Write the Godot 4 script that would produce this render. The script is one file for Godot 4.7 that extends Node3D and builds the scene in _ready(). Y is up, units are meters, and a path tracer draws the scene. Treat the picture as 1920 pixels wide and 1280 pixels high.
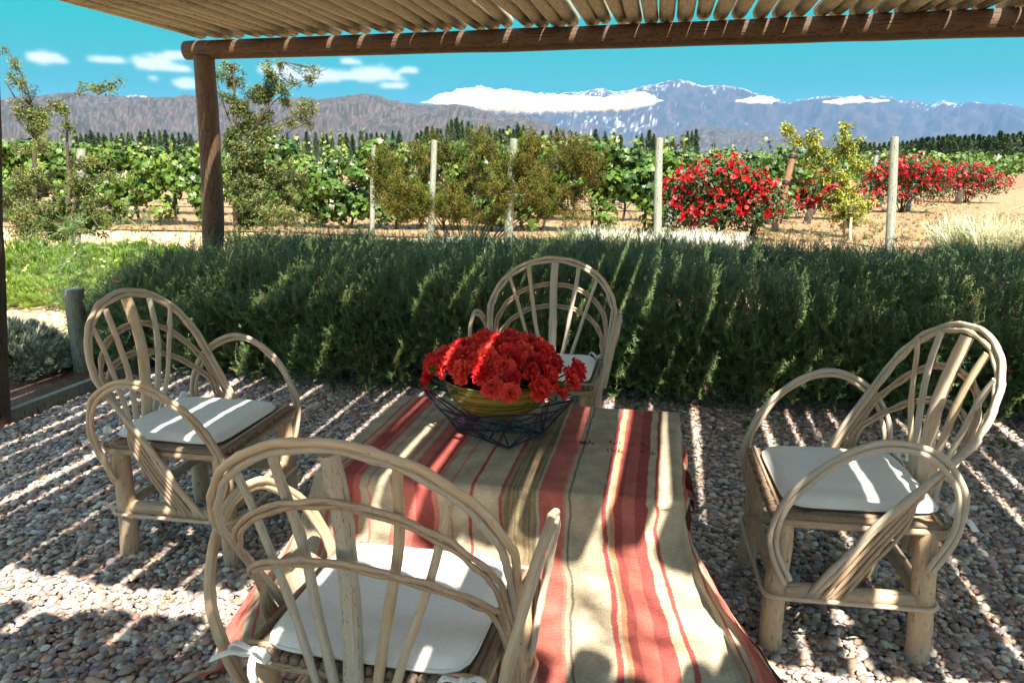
extends Node3D
# A shaded pergola terrace of pebbles with four withy armchairs round a cloth-covered table, a rosemary hedge,
# a vineyard with roses at the row ends and mountains behind. World: x along the pergola beam, -z away from it.

const EYE := Vector3(0, 1.5, 0)
const SUN_TO := Vector3(0.2749, 0.8330, 0.4806)
const FOCAL := 1415.0          # in units of the 1920 x 1280 picture
var cam_basis: Basis
var rng := RandomNumberGenerator.new()
var used := {}
var mats := {}

# ---------------------------------------------------------------- mesh builder
class MB:
	var v := PackedVector3Array()
	var uv := PackedVector2Array()
	var c := PackedColorArray()
	var ix := PackedInt32Array()
	var use_c := false
	func p(a: Vector3, u := Vector2.ZERO, col := Color.WHITE) -> int:
		v.append(a); uv.append(u); c.append(col)
		return v.size() - 1
	func t(a: int, b: int, d: int) -> void:
		ix.append(a); ix.append(b); ix.append(d)
	func q(a: int, b: int, d: int, e: int) -> void:
		t(a, b, d); t(a, d, e)
	func face(a: Vector3, b: Vector3, d: Vector3, e: Vector3, col := Color.WHITE) -> void:
		var i := p(a, Vector2(0, 0), col); p(b, Vector2(1, 0), col); p(d, Vector2(1, 1), col); p(e, Vector2(0, 1), col)
		q(i, i + 1, i + 2, i + 3)
	func tri3(a: Vector3, b: Vector3, d: Vector3, col := Color.WHITE) -> void:
		var i := p(a, Vector2(0, 0), col); p(b, Vector2(1, 0), col); p(d, Vector2(0.5, 1), col)
		t(i, i + 1, i + 2)
	# a tube along pts; rad one value per point
	func tube(pts: PackedVector3Array, rad: PackedFloat32Array, sides := 8, caps := true, closed := false, flat := 1.0, vlen := 0.5) -> void:
		var n := pts.size()
		var tan := (pts[1] - pts[0]).normalized()
		var up := Vector3.UP if absf(tan.y) < 0.9 else Vector3.RIGHT
		var nx := tan.cross(up).normalized()
		var base := v.size()
		var length := 0.0
		for i in n:
			var tg: Vector3
			if closed:
				tg = pts[(i + 1) % n] - pts[(i - 1 + n) % n]
			else:
				tg = pts[mini(i + 1, n - 1)] - pts[maxi(i - 1, 0)]
			tg = tg.normalized()
			nx = (nx - tg * nx.dot(tg)).normalized()
			var ny := tg.cross(nx)
			if i > 0: length += pts[i].distance_to(pts[i - 1])
			for s in sides + 1:
				var a := TAU * s / sides
				p(pts[i] + (nx * cos(a) + ny * sin(a) * flat) * rad[i], Vector2(float(s) / sides, length / vlen))
		var rows := n if closed else n - 1
		for i in rows:
			var i2 := (i + 1) % n
			for s in sides:
				q(base + i * (sides + 1) + s, base + i * (sides + 1) + s + 1, base + i2 * (sides + 1) + s + 1, base + i2 * (sides + 1) + s)
		if caps and not closed:
			for e in [0, n - 1]:
				var cc := p(pts[e], Vector2(0.5, 0.5))
				var first := v.size()
				for s in sides: p(v[base + e * (sides + 1) + s], Vector2(0.5 + 0.1 * cos(TAU * s / sides), 0.5 + 0.1 * sin(TAU * s / sides)))
				for s in sides:
					if e == 0: t(cc, first + (s + 1) % sides, first + s)
					else: t(cc, first + s, first + (s + 1) % sides)
	func box(lo: Vector3, hi: Vector3, xf := Transform3D.IDENTITY) -> void:
		var k := []
		for i in 8: k.append(xf * Vector3(hi.x if i & 1 else lo.x, hi.y if i & 2 else lo.y, hi.z if i & 4 else lo.z))
		for f in [[0, 2, 3, 1], [4, 5, 7, 6], [0, 1, 5, 4], [2, 6, 7, 3], [0, 4, 6, 2], [1, 3, 7, 5]]:
			face(k[f[0]], k[f[1]], k[f[2]], k[f[3]])
	func ball(centre: Vector3, r: Vector3, n1 := 6, n2 := 8, col := Color.WHITE) -> void:
		var b := v.size()
		for i in n1 + 1:
			var th := PI * i / n1
			for j in n2 + 1:
				var ph := TAU * j / n2
				p(centre + Vector3(r.x * sin(th) * cos(ph), r.y * cos(th), r.z * sin(th) * sin(ph)), Vector2(float(j) / n2, float(i) / n1), col)
		for i in n1:
			for j in n2:
				q(b + i * (n2 + 1) + j, b + i * (n2 + 1) + j + 1, b + (i + 1) * (n2 + 1) + j + 1, b + (i + 1) * (n2 + 1) + j)
	func mesh() -> ArrayMesh:
		var n := PackedVector3Array()
		n.resize(v.size())
		for i in range(0, ix.size(), 3):
			var a := ix[i]; var b := ix[i + 1]; var d := ix[i + 2]
			var f := (v[d] - v[a]).cross(v[b] - v[a])
			n[a] += f; n[b] += f; n[d] += f
		# weld the normals of vertices that sit on one spot (tube seams)
		var spot := {}
		for i in v.size():
			var key := Vector3i((v[i] * 20000.0).round())
			if spot.has(key) and n[i].normalized().dot(n[spot[key]].normalized()) > 0.3:
				n[spot[key]] += n[i]; n[i] = n[spot[key]]
			else: spot[key] = i
		for i in n.size():
			n[i] = n[i].normalized() if n[i].length() > 1e-12 else Vector3.UP
		var arr := []
		arr.resize(Mesh.ARRAY_MAX)
		arr[Mesh.ARRAY_VERTEX] = v; arr[Mesh.ARRAY_NORMAL] = n; arr[Mesh.ARRAY_TEX_UV] = uv
		if use_c: arr[Mesh.ARRAY_COLOR] = c
		arr[Mesh.ARRAY_INDEX] = ix
		var m := ArrayMesh.new()
		m.add_surface_from_arrays(Mesh.PRIMITIVE_TRIANGLES, arr)
		return m

# ---------------------------------------------------------------- scene helpers
func numbered(called: String) -> String:
	var k: int = used.get(called, 0)
	used[called] = k + 1
	return called if k == 0 else "%s_%03d" % [called, k]

func tag(o: Node, label: String, category: String, group := "", kind := "") -> Node:
	if label: o.set_meta("label", label)
	if category: o.set_meta("category", category)
	if group: o.set_meta("group", group)
	if kind: o.set_meta("kind", kind)
	return o

func thing(called: String, at: Vector3, label: String, category: String, group := "", turn := 0.0) -> Node3D:
	var o := Node3D.new()
	o.name = numbered(called)
	o.position = at; o.rotation.y = turn
	add_child(o)
	tag(o, label, category, group)
	return o

func part(called: String, m: Mesh, material: Material, parent: Node) -> MeshInstance3D:
	var o := MeshInstance3D.new()
	o.name = numbered(called) if parent == self else called
	o.mesh = m
	o.material_override = material
	parent.add_child(o, true)
	return o

func swarm(called: String, m: Mesh, material: Material, xf: Array, cols: PackedColorArray, parent: Node) -> MultiMeshInstance3D:
	var mm := MultiMesh.new()
	mm.transform_format = MultiMesh.TRANSFORM_3D
	mm.use_colors = true
	mm.mesh = m
	mm.instance_count = xf.size()
	for i in xf.size():
		mm.set_instance_transform(i, xf[i])
		mm.set_instance_color(i, cols[i])
	var o := MultiMeshInstance3D.new()
	o.name = numbered(called) if parent == self else called
	o.multimesh = mm
	o.material_override = material
	parent.add_child(o, true)
	if parent != self: o.set_meta("kind", "stuff")
	return o

# the same leaves joined into one real mesh
func bake(called: String, m: ArrayMesh, material: Material, xf: Array, cols: PackedColorArray, parent: Node) -> MeshInstance3D:
	var src := m.surface_get_arrays(0)
	var sv: PackedVector3Array = src[Mesh.ARRAY_VERTEX]; var sn: PackedVector3Array = src[Mesh.ARRAY_NORMAL]; var si: PackedInt32Array = src[Mesh.ARRAY_INDEX]
	var v := PackedVector3Array(); var n := PackedVector3Array(); var c := PackedColorArray(); var ix := PackedInt32Array()
	for i in xf.size():
		var t: Transform3D = xf[i]
		var b := v.size()
		v.append_array(t * sv)
		var bs := t.basis.orthonormalized()
		for q in sn: n.append(bs * q)
		for q in sv.size(): c.append(cols[i])
		for q in si: ix.append(b + q)
	var arr := []
	arr.resize(Mesh.ARRAY_MAX)
	arr[Mesh.ARRAY_VERTEX] = v; arr[Mesh.ARRAY_NORMAL] = n; arr[Mesh.ARRAY_COLOR] = c; arr[Mesh.ARRAY_INDEX] = ix
	var am := ArrayMesh.new()
	am.add_surface_from_arrays(Mesh.PRIMITIVE_TRIANGLES, arr)
	return part(called, am, material, parent)

func ray(u: float, w: float) -> Vector3:
	return cam_basis * Vector3((u - 960.0) / FOCAL, -(w - 640.0) / FOCAL, -1.0)
func gp(u: float, w: float, y := 0.0) -> Vector3:      # where the line of sight meets height y
	var d := ray(u, w)
	return EYE + d * ((y - EYE.y) / d.y)
func at_depth(u: float, w: float, depth: float) -> Vector3:
	return EYE + ray(u, w) * depth

func lin(r: float, g: float, b: float) -> Color:       # linear base colour to sRGB albedo
	return Color(r, g, b).linear_to_srgb()

func spline(pts: Array, per := 6) -> PackedVector3Array:
	var out := PackedVector3Array()
	var n := pts.size()
	for i in n - 1:
		var a: Vector3 = pts[maxi(i - 1, 0)]; var b: Vector3 = pts[i]; var c: Vector3 = pts[i + 1]; var d: Vector3 = pts[mini(i + 2, n - 1)]
		for k in per:
			out.append(b.cubic_interpolate(c, a, d, float(k) / per))
	out.append(pts[n - 1])
	return out
func even(n: int, r0: float, r1 := -1.0, wob := 0.0) -> PackedFloat32Array:
	var out := PackedFloat32Array()
	for i in n:
		out.append(lerpf(r0, r0 if r1 < 0 else r1, float(i) / maxf(1, n - 1)) * (1.0 + rng.randf_range(-wob, wob)))
	return out
func rnd_dir() -> Vector3:
	var y := rng.randf_range(-1, 1); var a := rng.randf() * TAU; var s := sqrt(1 - y * y)
	return Vector3(s * cos(a), y, s * sin(a))
func aim(dir: Vector3, roll := 0.0) -> Basis:           # basis whose y axis runs along dir
	var y := dir.normalized()
	var h := Vector3.UP if absf(y.y) < 0.95 else Vector3.RIGHT
	var x := h.cross(y).normalized()
	var b := Basis(x, y, x.cross(y))
	return Basis(y, roll) * b
func tint(base: Color, amount: float, hue := 0.0) -> Color:
	var k := 1.0 + rng.randf_range(-amount, amount)
	return Color(base.r * k * (1.0 + rng.randf_range(-hue, hue)), base.g * k, base.b * k * (1.0 + rng.randf_range(-hue, hue)))

# ---------------------------------------------------------------- materials
func noise(freq: float, sd: int, octaves := 4, kind := FastNoiseLite.TYPE_SIMPLEX_SMOOTH) -> FastNoiseLite:
	var f := FastNoiseLite.new()
	f.seed = sd; f.frequency = freq; f.noise_type = kind
	f.fractal_octaves = octaves
	return f

# long-grained wood: u runs round the rod, v along it
func wood_image(w: int, h: int, cols: Array, streak: float, knots: int, sd: int, crack := 0.0) -> Image:
	var f := noise(1.0, sd, 3); var g := noise(1.0, sd + 7, 2); var s := noise(1.0, sd + 3, 3)
	var img := Image.create(w, h, false, Image.FORMAT_RGB8)
	var r2 := RandomNumberGenerator.new(); r2.seed = sd
	var kn := []
	for k in knots: kn.append(Vector3(r2.randf(), r2.randf(), r2.randf_range(0.003, 0.009)))
	for y in h:
		for x in w:
			var a := TAU * x / w; var yy := float(y) / h; var b := TAU * yy
			# a torus of coordinates, so that the picture closes on itself both ways
			var fine := f.get_noise_3d(cos(a) * streak, sin(a) * streak, cos(b) * 1.2 + sin(b) * 0.7)
			var broad := g.get_noise_3d(cos(a) * 0.8 + cos(b) * 1.6, sin(a) * 0.8, sin(b) * 1.6)
			var k := clampf(0.5 + fine * 0.6, 0, 1)
			var col: Color = cols[0].lerp(cols[1], k)
			col = col.lerp(cols[2], clampf(broad * 1.5 + 0.15, 0, 0.75))
			var sp := s.get_noise_3d(cos(a) * streak * 1.6 + 9.0, sin(a) * streak * 1.6, cos(b) * 3.0 + sin(b) * 2.0)
			if sp > 0.4: col = col.lerp(cols[3], clampf((sp - 0.4) * 4.0, 0, 0.6))
			if crack > 0.0:
				var ck := absf(f.get_noise_3d(cos(a) * streak * 0.7 + 40.0, sin(a) * streak * 0.7, cos(b) * 0.6))
				if ck < crack: col = col.darkened(0.55)
			for q in kn:
				var dx: float = absf(float(x) / w - q.x); dx = minf(dx, 1.0 - dx)
				var dd := Vector2(dx * 0.35, yy - q.y).length()
				if dd < q.z: col = col.lerp(Color(0.16, 0.1, 0.07), 0.75 * (1.0 - dd / q.z))
			img.set_pixel(x, y, col)
	return img

func wood(called: String, cols: Array, streak: float, knots: int, sd: int, rough := 0.7, crack := 0.0, bump := 4.0, w := 128, h := 512) -> StandardMaterial3D:
	var img := wood_image(w, h, cols, streak, knots, sd, crack)
	var m := StandardMaterial3D.new()
	m.albedo_texture = ImageTexture.create_from_image(img)
	var b := img.duplicate() as Image
	b.bump_map_to_normal_map(bump)
	m.normal_enabled = true
	m.normal_texture = ImageTexture.create_from_image(b)
	m.normal_scale = 0.6
	m.roughness = rough
	mats[called] = m
	return m

func leaf_mat(called: String, back: Color, rough := 0.5, spec := 0.4) -> StandardMaterial3D:
	var m := StandardMaterial3D.new()
	m.vertex_color_use_as_albedo = true
	m.roughness = rough
	m.metallic_specular = spec
	m.cull_mode = BaseMaterial3D.CULL_DISABLED
	if back.r + back.g + back.b > 0.0:
		m.backlight_enabled = true
		m.backlight = back
	mats[called] = m
	return m

func plain(called: String, col: Color, rough := 0.8, vc := false) -> StandardMaterial3D:
	var m := StandardMaterial3D.new()
	m.albedo_color = col
	m.roughness = rough
	m.vertex_color_use_as_albedo = vc
	mats[called] = m
	return m

func speckle(called: String, cols: Array, freq: float, size: int, scale: float, sd: int, rough := 0.95, height := 0.0) -> StandardMaterial3D:
	var f := noise(freq, sd, 5); var g := noise(freq * 5.0, sd + 1, 3)
	var ia := f.get_seamless_image(size, size); var ib := g.get_seamless_image(size, size)
	var img := Image.create(size, size, false, Image.FORMAT_RGB8)
	for y in size:
		for x in size:
			var a := ia.get_pixel(x, y).r; var b := ib.get_pixel(x, y).r
			var col: Color = cols[0].lerp(cols[1], smoothstep(0.3, 0.7, a))
			col = col.lerp(cols[2], smoothstep(0.5, 0.85, b) * 0.7)
			img.set_pixel(x, y, col)
	var m := StandardMaterial3D.new()
	m.albedo_texture = ImageTexture.create_from_image(img)
	ib.bump_map_to_normal_map(6.0)
	m.normal_enabled = true
	m.normal_texture = ImageTexture.create_from_image(ib)
	m.roughness = rough
	m.uv1_triplanar = true
	m.uv1_world_triplanar = true
	m.uv1_scale = Vector3.ONE * scale
	mats[called] = m
	return m

func make_materials() -> void:
	wood("withy", [Color(0.84, 0.76, 0.67), Color(0.73, 0.64, 0.55), Color(0.79, 0.74, 0.69), Color(0.64, 0.49, 0.35)], 3.0, 9, 11, 0.55, 0.0, 2.0)
	wood("withy_grey", [Color(0.80, 0.76, 0.70), Color(0.69, 0.65, 0.59), Color(0.74, 0.72, 0.69), Color(0.55, 0.47, 0.39)], 3.2, 12, 14, 0.5, 0.006, 2.5)
	wood("withy_tan", [Color(0.82, 0.74, 0.63), Color(0.71, 0.61, 0.50), Color(0.78, 0.72, 0.64), Color(0.62, 0.45, 0.29)], 2.6, 12, 17, 0.55, 0.0, 2.5)
	wood("old_post", [Color(0.52, 0.38, 0.26), Color(0.40, 0.28, 0.19), Color(0.48, 0.38, 0.29), Color(0.25, 0.17, 0.11)], 2.6, 6, 19, 0.85, 0.02, 5.0)
	wood("withy_dark", [Color(0.79, 0.69, 0.59), Color(0.66, 0.56, 0.47), Color(0.72, 0.64, 0.57), Color(0.54, 0.40, 0.29)], 3.0, 8, 21, 0.6, 0.02, 3.0)
	wood("chair_log", [Color(0.82, 0.72, 0.60), Color(0.72, 0.61, 0.50), Color(0.70, 0.62, 0.55), Color(0.52, 0.40, 0.30)], 2.2, 7, 31, 0.65, 0.004, 3.0)
	wood("slat", [Color(0.62, 0.53, 0.45), Color(0.48, 0.40, 0.33), Color(0.52, 0.47, 0.43), Color(0.32, 0.24, 0.18)], 2.6, 6, 41, 0.75, 0.03, 5.0)
	wood("roof_wood", [Color(0.66, 0.62, 0.54), Color(0.52, 0.48, 0.40), Color(0.60, 0.58, 0.51), Color(0.36, 0.29, 0.21)], 2.4, 14, 51, 0.8, 0.02, 5.0, 128, 768)
	wood("beam_wood", [Color(0.36, 0.27, 0.20), Color(0.24, 0.175, 0.13), Color(0.31, 0.25, 0.20), Color(0.15, 0.105, 0.08)], 3.2, 8, 61, 0.8, 0.03, 6.0, 128, 768)
	wood("grey_post", [Color(0.52, 0.53, 0.49), Color(0.42, 0.43, 0.39), Color(0.47, 0.49, 0.44), Color(0.32, 0.30, 0.26)], 2.6, 5, 71, 0.85, 0.014, 6.0)
	wood("bark", [Color(0.27, 0.22, 0.18), Color(0.18, 0.14, 0.11), Color(0.33, 0.29, 0.25), Color(0.16, 0.12, 0.09)], 3.0, 4, 81, 0.95, 0.05, 8.0)
	leaf_mat("rosemary", Color(0.05, 0.08, 0.02), 0.5)
	leaf_mat("leaf", Color(0.06, 0.09, 0.015), 0.5)
	leaf_mat("vine", Color(0.07, 0.12, 0.015), 0.42)
	leaf_mat("petal", Color(0.12, 0.005, 0.005), 0.6, 0.3)
	leaf_mat("dull", Color(0, 0, 0), 0.8, 0.2)
	var peb := leaf_mat("pebble", Color(0, 0, 0), 0.62)
	peb.cull_mode = BaseMaterial3D.CULL_BACK
	speckle("sand", [Color(0.80, 0.68, 0.53), Color(0.70, 0.56, 0.42), Color(0.88, 0.79, 0.66)], 0.012, 512, 0.32, 5)
	speckle("soil", [Color(0.34, 0.24, 0.18), Color(0.26, 0.18, 0.13), Color(0.44, 0.33, 0.25)], 0.02, 256, 1.1, 6)
	speckle("earth", [Color(0.58, 0.46, 0.34), Color(0.45, 0.34, 0.24), Color(0.66, 0.57, 0.44)], 0.015, 512, 0.4, 7)
	speckle("bed", [Color(0.32, 0.29, 0.27), Color(0.24, 0.21, 0.20), Color(0.42, 0.38, 0.35)], 0.03, 256, 2.0, 8)
	speckle("cushion", [Color(0.93, 0.93, 0.93), Color(0.90, 0.90, 0.90), Color(0.95, 0.95, 0.95)], 0.05, 256, 6.0, 9, 0.9)
	mats.cushion.normal_scale = 0.25
	plain("hill", Color.WHITE, 1.0, true)
	var cm := plain("cloud", Color(0.97, 0.97, 0.97), 1.0)
	cm.backlight_enabled = true; cm.backlight = Color(0.6, 0.6, 0.6)
	cm.metallic_specular = 0.0
	mats.cloud0 = cm
	for k in 3:
		var v := cm.duplicate() as StandardMaterial3D
		v.transparency = BaseMaterial3D.TRANSPARENCY_ALPHA
		v.albedo_color = Color(0.97, 0.97, 0.97, [0.42, 0.28, 0.16][k])
		mats["cloud%d" % (k + 1)] = v
	var wire := plain("wire", Color(0.14, 0.135, 0.25), 0.3)
	wire.metallic = 0.35
	plain("black_tape", Color(0.04, 0.04, 0.045), 0.6)
	plain("metal_wire", Color(0.35, 0.34, 0.33), 0.5).metallic = 0.6
	plain("yarn", Color(0.50, 0.10, 0.12), 0.95)
	var pr := plain("petal_red", lin(0.78, 0.048, 0.045), 0.55)
	pr.cull_mode = BaseMaterial3D.CULL_DISABLED
	pr.backlight_enabled = true; pr.backlight = Color(0.35, 0.01, 0.01)
	mats.petal_deep = pr.duplicate(); mats.petal_deep.albedo_color = lin(0.62, 0.020, 0.030)
	mats.petal_bright = pr.duplicate(); mats.petal_bright.albedo_color = lin(0.82, 0.085, 0.060)
	plain("green_stem", lin(0.05, 0.10, 0.02), 0.6)
	plain("green_leaf", lin(0.04, 0.10, 0.02), 0.5).cull_mode = BaseMaterial3D.CULL_DISABLED
	plain("nail", Color(0.10, 0.08, 0.07), 0.5)

# ---------------------------------------------------------------- camera, sky, sun
func setup() -> void:
	var cam := Camera3D.new()
	cam.name = "camera"
	cam.position = EYE
	cam.rotation_degrees = Vector3(-13.4, 11.4, 0)
	cam.fov = rad_to_deg(2.0 * atan(640.0 / FOCAL))
	cam.near = 0.05; cam.far = 60000.0
	add_child(cam)
	cam.current = true
	cam_basis = cam.basis
	var env := Environment.new()
	env.tonemap_mode = Environment.TONE_MAPPER_LINEAR
	env.tonemap_exposure = 7.6
	env.background_mode = Environment.BG_SKY
	env.background_energy_multiplier = 1.0
	env.sky = Sky.new()
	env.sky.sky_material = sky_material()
	env.sdfgi_enabled = true; env.ssao_enabled = true; env.ssil_enabled = true
	env.fog_enabled = true
	env.fog_density = 0.000019
	env.fog_light_color = Color(0.38, 0.68, 0.95)
	var we := WorldEnvironment.new()
	we.name = "environment"
	we.environment = env
	add_child(we)
	var sun := DirectionalLight3D.new()
	sun.name = "sun"
	sun.light_energy = 0.77
	sun.light_color = Color(1.0, 0.95, 0.86)
	sun.light_angular_distance = 0.5
	sun.shadow_enabled = true
	var dir := Vector3(-0.33, -1.0, -0.577).normalized()
	sun.look_at_from_position(Vector3.ZERO, dir, Vector3.UP)
	add_child(sun)

func sky_material() -> PanoramaSkyMaterial:
	var w := 2048; var h := 1024
	var img := Image.create(w, h, false, Image.FORMAT_RGBF)
	var stops := [[-90.0, Color(0.08, 0.065, 0.05)], [-4.0, Color(0.09, 0.085, 0.075)], [-0.5, Color(0.050, 0.235, 0.066)], [1.5, Color(0.040, 0.228, 0.064)], [5.0, Color(0.014, 0.185, 0.060)], [9.0, Color(0.004, 0.097, 0.068)], [14.0, Color(0.003, 0.074, 0.082)], [35.0, Color(0.038, 0.094, 0.134)], [90.0, Color(0.052, 0.098, 0.148)]]
	for y in h:
		var el := 90.0 - 180.0 * (y + 0.5) / h
		var col := Color.BLACK
		for k in stops.size() - 1:
			if el >= stops[k][0] and el <= stops[k + 1][0]:
				col = stops[k][1].lerp(stops[k + 1][1], (el - stops[k][0]) / (stops[k + 1][0] - stops[k][0]))
		if el < 12.0:
			img.fill_rect(Rect2i(0, y, w, 1), col)
			continue
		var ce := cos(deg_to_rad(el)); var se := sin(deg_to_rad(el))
		for x in w / 8:      # glow added round the unseen sun to lift the shade under the roof
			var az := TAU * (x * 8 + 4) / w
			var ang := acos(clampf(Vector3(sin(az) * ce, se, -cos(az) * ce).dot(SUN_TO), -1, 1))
			var fill_halo := exp(-ang / 0.55) * smoothstep(12.0, 30.0, el)
			img.fill_rect(Rect2i(x * 8, y, 8, 1), col + Color(0.44, 0.47, 0.50) * fill_halo)
	# soft fair-weather clouds: [u, v, half width, half height] seen from the terrace, then more added all round out of view to brighten the shade
	var puffs := []
	for k in [[80, 106, 30, 10], [205, 110, 34, 4], [290, 118, 42, 12], [318, 103, 44, 9], [322, 126, 30, 6], [350, 157, 26, 11], [582, 141, 66, 16], [628, 144, 22, 9], [655, 112, 20, 4], [697, 139, 56, 17], [732, 158, 30, 5], [762, 131, 21, 7], [520, 128, 30, 9], [285, 145, 12, 4]]:
		var d := ray(k[0], k[1])
		puffs.append([atan2(d.x, -d.z), atan2(d.y, Vector2(d.x, d.z).length()), k[2] / FOCAL, k[3] / FOCAL])
	var r2 := RandomNumberGenerator.new(); r2.seed = 77
	for k in 130:
		var az := r2.randf_range(0.75, TAU - 1.35)
		puffs.append([az if az < PI else az - TAU, r2.randf_range(0.06, 0.9), r2.randf_range(0.03, 0.10), r2.randf_range(0.010, 0.03)])
	var f := noise(1.0, 5, 5)
	for q in puffs:
		var cu: float = q[0] / TAU * w; var cv: float = (0.5 - q[1] / PI) * h
		var ru: float = q[2] / TAU * w * 1.7 + 2.0; var rv: float = q[3] / PI * h * 2.2 + 2.0
		for y in range(int(cv - rv), int(cv + rv) + 1):
			for x in range(int(cu - ru), int(cu + ru) + 1):
				var ex: float = (x - cu) / (q[2] / TAU * w); var ey: float = (y - cv) / (q[3] / PI * h)
				if ey > 0.0: ey *= 1.5
				var dd := sqrt(ex * ex + ey * ey) + 0.55 * f.get_noise_2d(x * 0.09, y * 0.16) 
				var a := smoothstep(1.15, 0.55, dd) * 0.95
				if a > 0.0:
					var xx := posmod(x, w)
					img.set_pixel(xx, y, img.get_pixel(xx, y).lerp(Color(0.150, 0.150, 0.151), a))
	var m := PanoramaSkyMaterial.new()
	m.panorama = ImageTexture.create_from_image(img)
	m.filter = true
	return m

# ---------------------------------------------------------------- mountains and clouds
func crest_at(prof: Array, u: float) -> float:
	if u <= prof[0][0]: return prof[0][1]
	for i in prof.size() - 1:
		if u <= prof[i + 1][0]:
			return lerpf(prof[i][1], prof[i + 1][1], (u - prof[i][0]) / (prof[i + 1][0] - prof[i][0]))
	return prof[prof.size() - 1][1]

func range_of(called: String, prof: Array, u0: float, u1: float, step: float, base_d: float, crest_d: float, rough: float, sd: int, colour: Callable) -> void:
	var m := MB.new(); m.use_c = true
	var cols := int((u1 - u0) / step)
	var rows := 56
	var ridge := noise(1.0, sd, 5); ridge.fractal_type = FastNoiseLite.FRACTAL_RIDGED
	var small := noise(1.0, sd + 5, 4)
	for i in cols + 1:
		var u := u0 + i * step
		var d := ray(u, 303.0); d.y = 0; d = d.normalized()
		var cosv := cam_basis.z.dot(-d) / Vector2(cam_basis.z.x, cam_basis.z.z).length()
		var jag := small.get_noise_2d(u * 0.055, 3.0) * 2.0 + small.get_noise_2d(u * 0.2, 9.0) * 1.1
		var v := crest_at(prof, u) + jag
		var dv := ray(u, v)
		var slope := dv.y / Vector2(dv.x, dv.z).length()
		var crest_h := crest_d * slope + EYE.y
		for j in rows + 1:
			var t := float(j) / 46.0
			var dist: float; var hh: float
			if t <= 1.0:
				dist = lerpf(base_d, crest_d, t)
				var gx := d.x * dist / maxf(cosv, 0.2) * 0.001; var gz := d.z * dist / maxf(cosv, 0.2) * 0.001
				var fr := 5600.0 / crest_d
				var wx := gx + 0.35 / fr * ridge.get_noise_2d(gx * 0.5 * fr + 7.0, gz * 0.5 * fr)
				var rid := ridge.get_noise_2d(wx * 0.5 * fr, gz * 0.5 * fr) + 0.40 * ridge.get_noise_2d((gx * 0.75 + gz * 0.66) * 1.5 * fr, (gz * 0.75 - gx * 0.66) * 1.5 * fr)
				var fine := small.get_noise_2d(gx * 5.0 * fr, gz * 5.0 * fr)
				var env := t * (1.0 - t) * 4.0
				var shape := pow(t, 1.25)
				hh = crest_h * shape * (1.0 + (rid * 0.24 * rough) * env) + crest_h * fine * 0.055 * rough * minf(env, 0.6) + (crest_h * rid * 0.10 * rough * env)
				hh = minf(hh, dist * slope * 0.985 + EYE.y) if t < 0.97 else hh
				if t == 1.0: hh = crest_h
			else:
				dist = lerpf(base_d, crest_d, t)
				hh = crest_h * (1.0 - (t - 1.0) * 3.0)
			var pos := d * dist / maxf(cosv, 0.2) + Vector3(0, hh, 0)
			m.p(pos, Vector2.ZERO, colour.call(u, t, hh / maxf(crest_h, 1.0), pos))
	for i in cols:
		for j in rows:
			m.q(i * (rows + 1) + j, i * (rows + 1) + j + 1, (i + 1) * (rows + 1) + j + 1, (i + 1) * (rows + 1) + j)
	tag(part(called, m.mesh(), mats.hill, self), "", "", "", "structure")

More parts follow.
